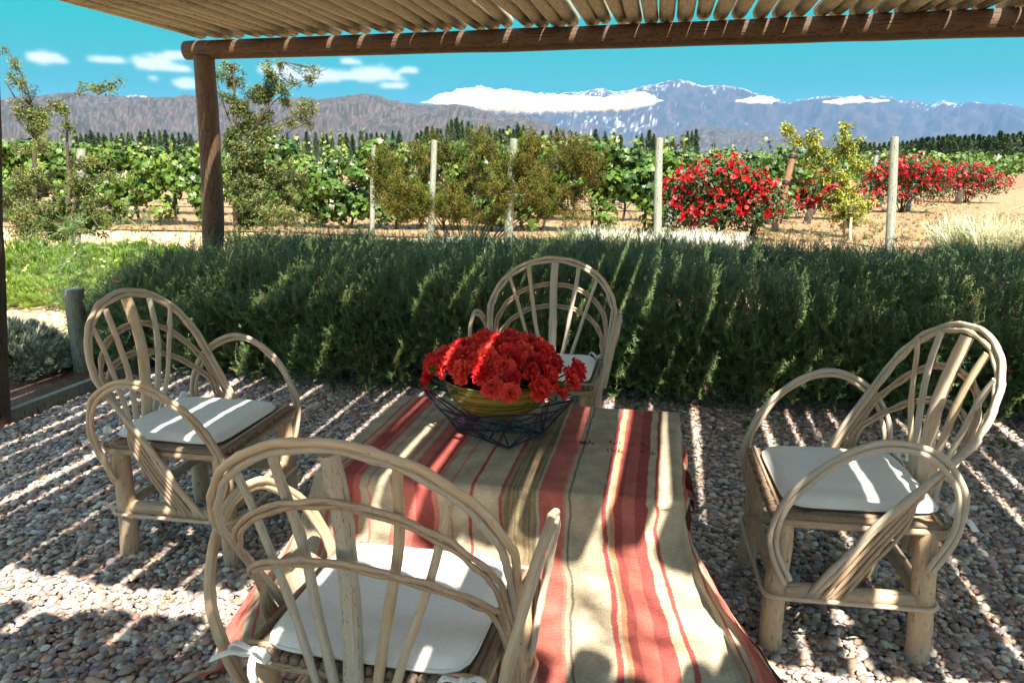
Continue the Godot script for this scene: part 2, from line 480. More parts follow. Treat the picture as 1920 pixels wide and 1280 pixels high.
func mountains() -> void:
	var near := [[-500, 190], [-200, 170], [0, 166], [30, 162], [65, 157], [90, 160], [130, 155], [165, 154], [200, 164], [218, 162], [250, 168], [290, 170], [330, 172], [365, 168], [420, 180], [450, 178], [500, 185], [530, 182], [572, 177], [600, 183], [640, 179], [688, 174], [715, 177], [730, 184], [770, 193], [815, 197], [850, 195], [880, 198], [905, 206], [930, 214], [960, 215], [985, 215], [1010, 223], [1035, 232], [1062, 243], [1090, 252], [1130, 264], [1180, 284], [1240, 305], [1330, 309]]
	var n1 := noise(1.0, 91, 4); var n2 := noise(1.0, 92, 3)
	range_of("hills", near, -500, 1330, 2.4, 3300.0, 5600.0, 1.0, 15, func(u, t, h, pos):
		var a := n1.get_noise_2d(u * 0.035 + t * 6.0, t * 9.0); var b := n2.get_noise_2d(u * 0.16 + t * 14.0, t * 46.0)
		var c := Color(0.042, 0.029, 0.027).lerp(Color(0.018, 0.017, 0.015), smoothstep(-0.25, 0.3, a))
		if b > 0.1: c = c.lerp(Color(0.085, 0.066, 0.060), clampf((b - 0.1) * 2.2, 0, 0.7))
		if b < -0.2: c = c.lerp(Color(0.013, 0.015, 0.012), clampf((-b - 0.2) * 2.5, 0, 0.7))
		return c)
	var foot := [[1130, 300], [1190, 276], [1230, 257], [1280, 243], [1300, 237], [1336, 235], [1360, 239], [1396, 240], [1420, 241], [1445, 246], [1475, 252], [1500, 249], [1520, 252], [1545, 258], [1561, 250], [1575, 247], [1600, 252], [1636, 260], [1674, 268], [1740, 278], [1850, 290], [1990, 300], [2100, 306]]
	range_of("foothills", foot, 1130, 2100, 2.4, 6000.0, 8200.0, 1.1, 25, func(u, t, h, pos):
		var a := n1.get_noise_2d(u * 0.05, t * 6.0); var b := n2.get_noise_2d(u * 0.2, t * 30.0)
		var c := Color(0.036, 0.030, 0.028).lerp(Color(0.018, 0.018, 0.015), smoothstep(-0.2, 0.3, a))
		if b > 0.2: c = c.lerp(Color(0.11, 0.092, 0.08), clampf((b - 0.2) * 2.0, 0, 0.7))
		return c)
	var far := [[-700, 215], [-200, 196], [0, 185], [180, 172], [235, 166], [265, 163], [300, 170], [360, 185], [700, 210], [900, 205], [990, 190], [1037, 180], [1060, 173], [1085, 172], [1100, 168], [1124, 165], [1140, 168], [1154, 171], [1176, 167], [1200, 160], [1225, 153], [1250, 149], [1268, 147], [1280, 150], [1295, 152], [1310, 158], [1321, 156], [1347, 154], [1362, 154], [1370, 157], [1385, 160], [1407, 168], [1425, 174], [1441, 181], [1455, 184], [1472, 187], [1482, 182], [1505, 175], [1527, 173], [1550, 169], [1575, 173], [1591, 171], [1604, 165], [1618, 168], [1629, 172], [1642, 168], [1655, 169], [1666, 172], [1677, 175], [1690, 174], [1700, 173], [1715, 178], [1730, 182], [1745, 175], [1756, 172], [1779, 178], [1792, 176], [1805, 172], [1831, 176], [1850, 175], [1868, 174], [1885, 177], [1899, 180], [1920, 184], [2100, 178], [2400, 196], [2700, 190]]
	range_of("mountains", far, -700, 2700, 2.7, 11500.0, 17000.0, 1.35, 35, func(u, t, h, pos):
		var a := n1.get_noise_2d(u * 0.03, t * 6.0); var b := n2.get_noise_2d(u * 0.16, t * 26.0); var e := n1.get_noise_2d(u * 0.045 + t * 3.0, t * 7.0 + 50.0)
		var c := Color(0.024, 0.024, 0.030).lerp(Color(0.044, 0.034, 0.037), smoothstep(-0.2, 0.4, a))
		if b < -0.1: c = c.lerp(Color(0.014, 0.014, 0.017), clampf((-b - 0.1) * 2.0, 0, 0.7))
		var fine := n2.get_noise_2d(u * 0.30, t * 40.0 + 20.0); var gully := n1.get_noise_2d(u * 0.08 + t * 22.0, t * 13.0 + 80.0)
		var snow := gully * 0.9 + fine * 0.55 + e * 0.3 + smoothstep(0.70, 1.0, t) * 0.70 - 0.62 - 0.30 * smoothstep(1300.0, 1900.0, u)
		if u > 1030 and u < 1230: snow += 0.20
		if u > 1060 and u < 1330: snow += 0.34 * maxf(0.0, 1.0 - absf(t - 0.40) / 0.2) * smoothstep(1060.0, 1110.0, u) * smoothstep(1330.0, 1260.0, u)
		if u > 1735 and u < 1785 and t > 0.8: snow += 0.35
		if snow > 0.0: c = c.lerp(Color(0.34, 0.35, 0.38), clampf(snow * 2.0, 0, 0.8))
		return c)

# a cloud bank: a lumpy roll along [u, top, bottom] with thinner vapour round a dense core
func cloud(label: String, outline: Array, depth: float, sd: int) -> void:
	var f := noise(1.0, sd, 4)
	var first: Array = outline[0]; var last: Array = outline[outline.size() - 1]
	var mid := at_depth((first[0] + last[0]) * 0.5, (first[1] + last[1]) * 0.5, depth)
	var o := Node3D.new()
	o.name = numbered("cloud"); o.position = mid
	add_child(o)
	tag(o, label, "cloud", "clouds lying against the far mountains")
	var n := 110; var ring := 26
	for shell in 4:
		var m := MB.new()
		var grow: float = [0.58, 0.78, 0.96, 1.14][shell]
		for i in n + 1:
			var t := float(i) / n
			var u := lerpf(first[0] - (grow - 0.58) * 18.0, last[0] + (grow - 0.58) * 18.0, t)
			var uu := clampf(u, first[0], last[0])
			var top := 0.0; var bot := 0.0
			for k in outline.size() - 1:
				if uu >= outline[k][0] and uu <= outline[k + 1][0]:
					var w: float = smoothstep(0.0, 1.0, (uu - outline[k][0]) / (outline[k + 1][0] - outline[k][0]))
					top = lerpf(outline[k][1], outline[k + 1][1], w); bot = lerpf(outline[k][2], outline[k + 1][2], w)
			var r := (bot - top) * 0.5 * depth / FOCAL * sqrt(clampf(sin(PI * t) * 6.0, 0.0, 1.0))
			var c := at_depth(u, (top + bot) * 0.5, depth) - mid
			for j in ring + 1:
				var a := TAU * j / ring
				var d := Vector3(0, sin(a), cos(a) * 1.5)
				var q := c + d * r
				var lump := 1.0 + 0.45 * f.get_noise_3dv(q * 0.006) + 0.30 * f.get_noise_3dv(q * 0.02)
				m.p(c + d * r * grow * lump)
		for i in n:
			for j in ring: m.q(i * (ring + 1) + j, i * (ring + 1) + j + 1, (i + 1) * (ring + 1) + j + 1, (i + 1) * (ring + 1) + j)
		part("core" if shell == 0 else "vapour", m.mesh(), mats["cloud%d" % shell], o)

func clouds() -> void:
	cloud("long white cloud bank lying along the snowy range", [[797, 189, 194], [830, 178, 196], [870, 170, 198], [900, 169, 203], [960, 173, 208], [1030, 179, 209], [1080, 183, 208], [1130, 185, 206], [1160, 181, 205], [1200, 175, 200], [1225, 179, 196], [1237, 186, 191]], 10600.0, 3)
	cloud("small flat white cloud below the saddle of the far range", [[1388, 187, 191], [1410, 183, 194], [1430, 181, 194], [1446, 182, 193], [1454, 186, 190]], 10900.0, 4)
	cloud("narrow white cloud under the jagged peaks", [[1552, 189, 193], [1575, 186, 195], [1600, 182, 193], [1615, 182, 192], [1626, 187, 190]], 10900.0, 5)
	cloud("short white wisp right of the narrow cloud", [[1626, 188, 191], [1640, 186, 193], [1660, 187, 190]], 11300.0, 6)

# ---------------------------------------------------------------- ground
func sheet(called: String, poly: Array, y: float, m: Material) -> void:
	var b := MB.new()
	var pk := PackedVector2Array()
	for q in poly: pk.append(Vector2(q[0], q[1]))
	for q in poly: b.p(Vector3(q[0], y, q[1]), Vector2(q[0], q[1]))
	var ix := Geometry2D.triangulate_polygon(pk)
	for i in range(0, ix.size(), 3): b.t(ix[i], ix[i + 1], ix[i + 2])
	for i in b.v.size(): pass
	var o := part(called, b.mesh(), m, self)
	tag(o, "", "", "", "structure")

func ground() -> void:
	# one sheet out to the horizon, with low unevenness near the terrace
	var b := MB.new()
	var f := noise(0.35, 44, 4)
	var xs := []; var zs := []
	for k in range(-12, 13): xs.append(signf(k) * (absf(k) * 1.6 if absf(k) <= 8 else 12.8 * pow(7.0, absf(k) - 8.0)))
	for k in range(-20, 9): zs.append(float(k) * 1.5 if k >= -16 and k <= 4 else (-24.0 * pow(7.0, -k - 16.0) if k < 0 else 6.0 * pow(8.0, k - 4.0)))
	for x in xs:
		for z in zs:
			var y := -0.035
			if z < -8.0 and absf(x) < 30 and z > -30: y += 0.03 * f.get_noise_2d(x, z)
			b.p(Vector3(x, y, z))
	for i in xs.size() - 1:
		for j in zs.size() - 1:
			b.q(i * zs.size() + j, i * zs.size() + j + 1, (i + 1) * zs.size() + j + 1, (i + 1) * zs.size() + j)
	tag(part("ground", b.mesh(), mats.sand, self), "", "", "", "structure")
	sheet("terrace_bed", [[-3.72, 3.0], [-3.72, -4.9], [5.5, -4.9], [5.5, 3.0]], -0.022, mats.bed)
	sheet("soil_bed", [[-4.75, -2.2], [-4.85, -5.2], [-4.2, -5.6], [-3.8, -5.2], [-3.8, -2.2]], -0.02, mats.soil)
	sheet("hedge_bed", [[-4.9, -4.72], [-4.9, -8.2], [6.0, -8.2], [6.0, -4.72]], -0.016, mats.soil)
	# vine rows stand on redder tilled earth
	var edge := []
	var key := [Vector2(-40, -15.2), Vector2(-8, -15.4), Vector2(-1.5, -14.6), Vector2(4.0, -12.6), Vector2(7.5, -13.2), Vector2(8.6, -20.0), Vector2(12.2, -29.5), Vector2(21.0, -46)]
	for k in key.size() - 1:
		for q in 14:
			var c: Vector2 = key[k].lerp(key[k + 1], q / 14.0)
			edge.append([c.x + 0.7 * f.get_noise_2d(c.x * 3.0, c.y * 3.0 + 70.0), c.y + 0.5 * f.get_noise_2d(c.x * 3.0 + 50.0, c.y * 3.0)])
	edge.append([60, -110]); edge.append([-60, -110])
	sheet("vineyard_soil", edge, -0.004, mats.earth)

func gravel() -> void:
	var m := MB.new()
	m.ball(Vector3.ZERO, Vector3.ONE, 6, 9)
	var f := noise(0.9, 12, 2)
	for i in m.v.size(): m.v[i] *= 1.0 + 0.28 * f.get_noise_3dv(m.v[i])
	var mesh := m.mesh()
	var pal := [Color(0.278, 0.252, 0.259), Color(0.346, 0.299, 0.277), Color(0.422, 0.345, 0.298), Color(0.259, 0.164, 0.138), Color(0.346, 0.215, 0.168), Color(0.442, 0.308, 0.229), Color(0.211, 0.206, 0.226), Color(0.518, 0.458, 0.412), Color(0.560, 0.551, 0.498), Color(0.298, 0.257, 0.277), Color(0.182, 0.158, 0.157), Color(0.480, 0.392, 0.325)]
	var xf := []; var cols := PackedColorArray()
	var cell := 0.0165
	for layer in 2:
		var z := -4.95
		while z < -1.1:
			var half := 0.72 * -z + 1.0
			var x0 := maxf(-3.70, z * 0.2 - half - 0.2); var x1 := minf(4.6, z * -0.42 + 1.2)
			var x := x0
			while x < x1:
				if layer == 0 or rng.randf() < 0.55:
					var s := 0.0062 + 0.0095 * pow(rng.randf(), 1.8)
					if rng.randf() < 0.05: s *= 1.5
					var pos := Vector3(x + rng.randf_range(-0.009, 0.009), (-0.012 if layer == 0 else 0.0) + rng.randf_range(-0.004, 0.004), z + rng.randf_range(-0.009, 0.009))
					var bs := Basis(Vector3.UP, rng.randf() * TAU) * Basis(Vector3.RIGHT, rng.randf_range(-0.4, 0.4)) * Basis.from_scale(Vector3(s * rng.randf_range(1.1, 1.6), s * rng.randf_range(0.5, 0.8), s * rng.randf_range(0.85, 1.15)))
					xf.append(Transform3D(bs, pos))
					cols.append(tint(pal[rng.randi() % pal.size()], 0.22, 0.05))
				x += cell
			z += cell
	print("pebbles ", xf.size())
	var o := swarm("gravel", mesh, mats.pebble, xf, cols, self)
	tag(o, "rounded grey, brown and cream pebbles covering the terrace", "gravel", "", "stuff")

# ---------------------------------------------------------------- pergola
func log_mesh(a: Vector3, b: Vector3, r0: float, r1: float, wob: float, sides := 12, segs := 14, vlen := 1.5) -> ArrayMesh:
	var m := MB.new()
	var pts := PackedVector3Array(); var rad := PackedFloat32Array()
	var dir := (b - a).normalized()
	var s1 := dir.cross(Vector3.UP if absf(dir.y) < 0.9 else Vector3.RIGHT).normalized(); var s2 := dir.cross(s1)
	var p1 := rng.randf() * TAU; var p2 := rng.randf() * TAU; var f1 := rng.randf_range(0.6, 1.3); var f2 := rng.randf_range(1.5, 3.0)
	for i in segs + 1:
		var t := float(i) / segs
		var off := s1 * (sin(p1 + t * TAU * f1) * wob + sin(p2 + t * TAU * f2) * wob * 0.35) + s2 * (cos(p2 + t * TAU * f1) * wob * 0.5)
		pts.append(a.lerp(b, t) + off)
		rad.append(lerpf(r0, r1, t) * (1.0 + rng.randf_range(-0.035, 0.035)))
	# a small chamfer at both sawn ends
	pts.insert(0, pts[0] - dir * 0.004); rad.insert(0, rad[0] - 0.006)
	pts.append(pts[pts.size() - 1] + dir * 0.004); rad.append(rad[rad.size() - 1] - 0.006)
	m.tube(pts, rad, sides, true, false, 1.0, vlen)
	return m.mesh()

func pergola() -> void:
	var t := thing("pergola", Vector3(-3.86, 0, -5.98), "dark log pergola roofed with pale close-laid poles above the terrace", "pergola")
	var o := t.position
	part("post", log_mesh(Vector3(-3.93, -0.02, -5.98) - o, Vector3(-3.79, 2.34, -5.98) - o, 0.092, 0.086, 0.012, 16, 18), mats.beam_wood, t)
	part("post", log_mesh(Vector3(-3.815, -0.02, -3.50) - o, Vector3(-3.53, 2.33, -3.53) - o, 0.10, 0.10, 0.01, 14, 14), mats.beam_wood, t)
	part("post", log_mesh(Vector3(4.4, -0.02, -5.98) - o, Vector3(4.4, 2.34, -5.98) - o, 0.10, 0.10, 0.01, 14, 14), mats.beam_wood, t)
	part("beam", log_mesh(Vector3(-3.96, 2.395, -5.98) - o, Vector3(5.0, 2.41, -5.98) - o, 0.074, 0.102, 0.006, 20, 30, 1.2), mats.beam_wood, t)
	part("beam", log_mesh(Vector3(-4.4, 2.375, -3.50) - o, Vector3(5.0, 2.375, -3.50) - o, 0.07, 0.07, 0.006, 14, 20, 1.2), mats.beam_wood, t)
	part("beam", log_mesh(Vector3(-4.1, 2.375, -0.35) - o, Vector3(5.0, 2.375, -0.35) - o, 0.075, 0.08, 0.006, 14, 20, 1.2), mats.beam_wood, t)  # this beam and the next carry the added unseen roof
	part("beam", log_mesh(Vector3(-4.1, 2.375, 2.2) - o, Vector3(5.0, 2.375, 2.2) - o, 0.075, 0.08, 0.006, 14, 20, 1.2), mats.beam_wood, t)
	for x in [-3.8, 4.4]:
		part("post", log_mesh(Vector3(x, -0.02, 2.2) - o, Vector3(x, 2.34, 2.2) - o, 0.10, 0.10, 0.01, 12, 10), mats.beam_wood, t)
	# roof poles: laid close, with crooked slits between them; past the gap, an unseen second roof is added to cast the ragged shadow edge
	var sets := [[-6.10, -0.70, 0.03], [-0.46, 2.5, 0.07]]
	for s in sets:
		var x := -3.93
		while x < 4.9:
			var r := rng.randf_range(0.052, 0.070)
			var z0: float = s[0] + rng.randf_range(-s[2], s[2]); var z1: float = s[1] + rng.randf_range(-0.03, 0.03)
			var flip := rng.randf() < 0.5
			var ra := r * rng.randf_range(0.95, 1.05); var rb := r * rng.randf_range(0.82, 0.95)
			x += maxf(ra, rb)
			var yaw := rng.randf_range(-0.010, 0.010)
			var y := 2.405 + 0.082 + r
			part("roof_pole", log_mesh(Vector3(x - yaw, y, z0) - o, Vector3(x + yaw, y, z1) - o, ra if flip else rb, rb if flip else ra, 0.012, 11, 18, 1.6), mats.roof_wood, t)
			var gap := rng.randf_range(0.0, 0.012)
			if rng.randf() < 0.24: gap = rng.randf_range(0.022, 0.052)
			x += maxf(ra, rb) - 0.006 + gap

# ---------------------------------------------------------------- chair
var warp := [0.0, 0.0, 0.0]      # how this chair's back differs: wider, leaning further, twisted
var cushion0: Node3D

func mirror(pts: Array) -> Array:
	var out := []
	for q in pts: out.append(Vector3(-q.x, q.y, q.z))
	return out

# the hoop of the back: half width, top height, where the arch springs, how far behind, and its place in the side bundle (0 = rearmost)
func hoop_path(hw: float, top: float, mid_y: float, zin: float, slot: float, xin: float) -> Array:
	var foot := 0.138 - slot * 0.022; var seat := -0.028 - slot * 0.0185
	var side := [Vector3(0.270 - xin * 0.2, 0.185, foot), Vector3(0.288 - xin * 0.4, 0.32, lerpf(foot, seat, 0.5)), Vector3(0.303 - xin * 0.6, 0.46, seat)]
	var up := []
	for k in 9:
		var a := PI * 0.5 * k / 8.0
		var y := mid_y + (top - mid_y) * sin(a)
		var low := -slot * 0.010 * (1.0 - float(k) / 8.0)
		up.append(Vector3(hw * cos(a), y, hoop_z(y) + zin * sin(a) + low))
	var half := side + up
	var all := half.duplicate()
	for k in range(half.size() - 2, -1, -1): all.append(Vector3(-half[k].x, half[k].y, half[k].z))
	return all
func hoop_z(y: float) -> float:
	return -0.028 - (y - 0.46) * 0.63 + 0.16 * maxf(0.0, y - 0.74)

func warped(q: Vector3) -> Vector3:
	var k := clampf((q.y - 0.44) / 0.56, 0.0, 1.0)
	var x: float = q.x * (1.0 + warp[0] * k); var z: float = q.z - warp[1] * k
	var a: float = warp[2] * k
	var dz := z + 0.2
	return Vector3(x * cos(a) + dz * sin(a), q.y, -0.2 - x * sin(a) + dz * cos(a))

func rod(pts: Array, r0: float, m: Material, called: String, parent: Node, r1 := -1.0, sides := 8, per := 5) -> MeshInstance3D:
	var sp := spline(pts, per)
	if called != "arm_hoop":
		for i in sp.size(): sp[i] = warped(sp[i])
	if m == mats.withy: m = [mats.withy, mats.withy_grey, mats.withy_tan][rng.randi() % 3]
	var ph := rng.randf() * TAU
	for i in sp.size():      # withies are never quite true
		sp[i] += Vector3(sin(ph + i * 0.7), cos(ph * 1.3 + i * 0.55), sin(ph * 2.0 + i * 0.8)) * 0.0016
	var b := MB.new()
	var rad := even(sp.size(), r0, r1, 0.04)
	var nd := rng.randi_range(2, 6)
	while nd < rad.size() - 1:
		rad[nd] *= 1.0 + rng.randf_range(0.08, 0.18)
		nd += rng.randi_range(5, 12)
	b.tube(sp, rad, sides, true, false, 1.0, 0.6)
	return part(called, b.mesh(), m, parent)

func make_chair() -> Node3D:
	var t := Node3D.new()
	var W = mats.withy; var D = mats.withy_dark; var L = mats.chair_log
	for sx in [-1, 1]:
		for z in [[0.218, 0.010], [-0.200, -0.010]]:
			part("leg", log_mesh(Vector3(sx * 0.252, -0.008, z[0] + z[1]), Vector3(sx * 0.243, 0.437, z[0]), 0.036, 0.033, 0.003, 12, 8, 0.6), L, t)
		part("stretcher", log_mesh(Vector3(sx * 0.249, 0.197, 0.195), Vector3(sx * 0.249, 0.197, -0.178), 0.024, 0.026, 0.004, 9, 6, 0.6), L, t)
		part("seat_rail", log_mesh(Vector3(sx * 0.262, 0.432, 0.250), Vector3(sx * 0.262, 0.432, -0.240), 0.015, 0.015, 0.001, 8, 6, 0.6), D, t)
	for z in [0.218, -0.200]:
		part("stretcher", log_mesh(Vector3(-0.215, 0.205, z), Vector3(0.215, 0.205, z), 0.019, 0.021, 0.003, 9, 6, 0.6), L, t)
		part("seat_rail", log_mesh(Vector3(-0.272, 0.424, z + signf(z) * 0.022), Vector3(0.272, 0.424, z + signf(z) * 0.022), 0.014, 0.014, 0.001, 8, 6, 0.6), D, t)
	# the thin withy bent round all four legs
	var b := MB.new()
	var loop := PackedVector3Array()
	for c in [[1, 1], [1, -1], [-1, -1], [-1, 1]]:
		for k in 5:
			var a := PI * 0.5 * k / 4.0
			var cx: float = c[0]; var cz: float = c[1]
			var ang := a if c[0] * c[1] > 0 else PI * 0.5 - a
			loop.append(Vector3(cx * (0.251 + 0.040 * sin(ang)), 0.186 + 0.004 * cx, (0.009 + cz * (0.216 + 0.040 * cos(ang)))))
	b.tube(loop, even(loop.size(), 0.0075), 6, false, true, 1.0, 0.6)
	part("binding_hoop", b.mesh(), W, t)
	# seat of rods laid front to back
	var slats := []
	for k in 3: slats.append(log_mesh(Vector3(0, 0, 0.252 + 0.004 * k), Vector3(0, 0, -0.242), 0.0118, 0.0122, 0.0012, 8, 5, 0.6))
	for k in 23:
		var o := part("seat_slat", slats[k % 3], mats.slat, t)
		o.position = Vector3(-0.265 + 0.0241 * k, 0.454 + rng.randf_range(-0.0015, 0.0015), rng.randf_range(-0.004, 0.004))
		o.rotation.z = rng.randf() * TAU
	for z in [0.230, -0.218]:
		part("edge_strip", log_mesh(Vector3(-0.277, 0.466, z), Vector3(0.277, 0.466, z), 0.0062, 0.0062, 0.0008, 6, 6, 0.6), D, t)
	# back: two stout hoops and two pairs of thin arches running down into one bundle at each side
	rod(hoop_path(0.338, 0.998, 0.715, 0.0, 0.0, 0.0), 0.0094, W, "back_hoop", t, 0.0090, 10)
	rod(hoop_path(0.320, 0.980, 0.712, 0.003, 0.9, 0.004), 0.0083, W, "back_hoop", t, 0.0083, 9)
	rod(hoop_path(0.300, 0.866, 0.640, -0.034, 2.0, 0.006), 0.0065, D, "back_arch", t, 0.0065, 7)
	rod(hoop_path(0.288, 0.853, 0.636, -0.033, 2.9, 0.008), 0.0060, D, "back_arch", t, 0.0060, 7)
	rod(hoop_path(0.286, 0.745, 0.560, -0.100, 3.8, 0.010), 0.0065, D, "back_arch", t, 0.0065, 7)
	rod(hoop_path(0.274, 0.733, 0.556, -0.099, 4.7, 0.012), 0.0060, D, "back_arch", t, 0.0060, 7)
	# fan of spindles
	for k in [[-0.092, -0.238, 0.904, 0.0092], [-0.052, -0.135, 0.952, 0.0112], [0.0, 0.004, 0.970, 0.0212], [0.048, 0.132, 0.952, 0.0114], [0.088, 0.236, 0.904, 0.0092]]:
		var y1: float = k[2]
		rod([Vector3(k[0] * 0.8, 0.24, -0.240), Vector3(k[0] * 0.95, 0.42, -0.258), Vector3(lerpf(k[0], k[1], 0.40), 0.62, -0.250), Vector3(lerpf(k[0], k[1], 0.76), 0.80, -0.258), Vector3(k[1], y1, hoop_z(y1) + 0.010)], k[3] * 1.05, W, "spindle", t, k[3] * 0.95, 10)
	# arm loops, leaning outwards, two withies each
	var arm := [Vector3(0.282, 0.235, 0.205), Vector3(0.292, 0.33, 0.252), Vector3(0.308, 0.43, 0.264), Vector3(0.328, 0.53, 0.236), Vector3(0.350, 0.64, 0.160), Vector3(0.366, 0.715, 0.065), Vector3(0.373, 0.745, -0.030), Vector3(0.368, 0.725, -0.125), Vector3(0.355, 0.660, -0.205), Vector3(0.335, 0.560, -0.250), Vector3(0.312, 0.450, -0.250), Vector3(0.292, 0.320, -0.208)]
	var inner := []
	for q in arm: inner.append(Vector3(q.x + 0.004, lerpf(q.y, 0.47, 0.060), lerpf(q.z, 0.01, 0.071)))
	for sx in [1, -1]:
		rod(arm if sx == 1 else mirror(arm), 0.0096, W, "arm_hoop", t, 0.0092, 9)
		rod(inner if sx == 1 else mirror(inner), 0.0086, W, "arm_hoop", t, 0.0082, 9)
	# nail heads along the seat edge
	var nb := MB.new()
	for sx in [-1, 1]:
		for k in 4: nb.ball(Vector3(sx * 0.300, 0.39 + 0.022 * k, 0.02 - 0.03 * k), Vector3(0.004, 0.004, 0.004), 4, 6)
	part("nail_heads", nb.mesh(), mats.nail, t).set_meta("kind", "stuff")
	return t

func make_cushion() -> Node3D:
	var t := Node3D.new()
	var b := MB.new()
	var n := 26
	# a boxed pad: rounded plan, full in the middle, thin at the seam
	for side in 2:
		var s0 := b.v.size()
		for i in n + 1:
			for j in n + 1:
				var a := -1.0 + 2.0 * i / n; var c := -1.0 + 2.0 * j / n
				var k := 0.10
				var px := a * sqrt(1.0 - k * c * c * c * c * a * a * 1.6); var pz := c * sqrt(1.0 - k * a * a * a * a * c * c * 1.6)
				var e := (1.0 - pow(absf(a), 9.0)) * (1.0 - pow(absf(c), 9.0))
				var puff := 0.026 * pow(maxf(e, 0.0), 0.35) + 0.004 * (1.0 - a * a) * (1.0 - c * c)
				puff += (0.0022 * sin(a * 5.0 + c * 3.0) + 0.0016 * sin(c * 9.0 - a * 2.0) + 0.0012 * sin(a * 17.0 + 4.0 * c * c)) * e
				var w := lerpf(0.236, 0.244, (c + 1.0) * 0.5)
				b.p(Vector3(px * w, puff if side == 0 else -0.010 * e, pz * 0.232), Vector2(a, c))
		for i in n:
			for j in n:
				if side == 0: b.q(s0 + i * (n + 1) + j, s0 + i * (n + 1) + j + 1, s0 + (i + 1) * (n + 1) + j + 1, s0 + (i + 1) * (n + 1) + j)
				else: b.q(s0 + i * (n + 1) + j, s0 + (i + 1) * (n + 1) + j, s0 + (i + 1) * (n + 1) + j + 1, s0 + i * (n + 1) + j + 1)
	part("pad", b.mesh(), mats.cushion, t)
	var pb := MB.new()
	var loop := PackedVector3Array()
	for k in 64:
		var a := TAU * k / 64
		var cx := cos(a); var cz := sin(a)
		var sc := 1.0 / pow(pow(absf(cx), 8.0) + pow(absf(cz), 8.0), 0.125)
		var qx := clampf(cx * sc, -1, 1); var qz := clampf(cz * sc, -1, 1)
		loop.append(Vector3(qx * lerpf(0.236, 0.244, (qz + 1) * 0.5) * 0.985, 0.0, qz * 0.232 * 0.985))
	pb.tube(loop, even(64, 0.0045), 6, false, true)
	part("piping", pb.mesh(), mats.cushion, t)
	for sx in [-1, 1]:
		var tb := MB.new()
		var k := Vector3(sx * 0.232, 0.002, -0.250)
		tb.ball(k, Vector3(0.012, 0.010, 0.012), 6, 8)
		for q in [[Vector3(0.035 * sx, 0.022, -0.010), Vector3(0.052 * sx, 0.004, -0.006)], [Vector3(-0.03 * sx, 0.020, -0.020), Vector3(-0.045 * sx, -0.002, -0.018)]]:
			var sp := spline([k, k + q[0], k + q[1], k + q[1] * 0.4 + Vector3(0, -0.008, 0), k], 5)
			tb.tube(sp, even(sp.size(), 0.010), 6, true, false, 0.22)
		var tl := spline([k, k + Vector3(0.045 * sx, 0.004, -0.02), k + Vector3(0.085 * sx, -0.012, -0.03)], 5)
		tb.tube(tl, even(tl.size(), 0.010, 0.012), 6, true, false, 0.2)
		var tl2 := spline([k, k + Vector3(-0.006 * sx, -0.04, -0.025), k + Vector3(-0.03 * sx, -0.095, -0.022), k + Vector3(-0.045 * sx, -0.13, -0.03)], 5)
		tb.tube(tl2, even(tl2.size(), 0.008, 0.011), 6, true, false, 0.2)
		part("tie_bow", tb.mesh(), mats.cushion, t)
	return t

func chairs() -> void:
	cushion0 = make_cushion()
	var list := [
		[0.605, -2.505, -87.6, "bent-withy armchair facing the table at its right end, near side legs clear of the cloth", "white cushion on the armchair at the right end of the table"],
		[-1.807, -2.609, 91.4, "bent-withy armchair at the left end of the table beside the soil bed", "white cushion on the armchair beside the soil bed"],
		[-0.586, -1.536, 177.9, "large nearest bent-withy armchair seen from behind, drawn up to the table", "white cushion with a tied bow on the nearest armchair"],
		[-0.574, -3.685, -0.6, "bent-withy armchair behind the red flowers, back against the rosemary hedge", "white cushion half hidden behind the red flowers"]]
	for i in 4:
		warp = [[0.10, 0.035, 0.07], [0.03, -0.015, 0.03], [-0.02, 0.0, 0.0], [0.0, 0.0, 0.02]][i]
		var c := make_chair()
		c.name = numbered("armchair")
		add_child(c)
		c.position = Vector3(list[i][0], 0, list[i][1]); c.rotation_degrees.y = list[i][2]
		tag(c, list[i][3], "armchair", "bent-withy armchairs round the table")
		var k := cushion0 if i == 0 else cushion0.duplicate() as Node3D
		k.name = numbered("seat_cushion")
		add_child(k)
		k.transform = c.transform * Transform3D(Basis(Vector3.UP, [0.02, -0.03, 0.015, 0.0][i]), Vector3([0.0, 0.0, 0.0, 0.01][i], 0.4775, [-0.012, -0.015, -0.008, 0.0][i]))
		tag(k, list[i][4], "cushion", "white seat cushions")

# ---------------------------------------------------------------- table, cloth, bowl of roses
const TX := -0.445
const TZ := -2.27
const TH := 0.62
const HX := 0.505
const HZ := 0.365

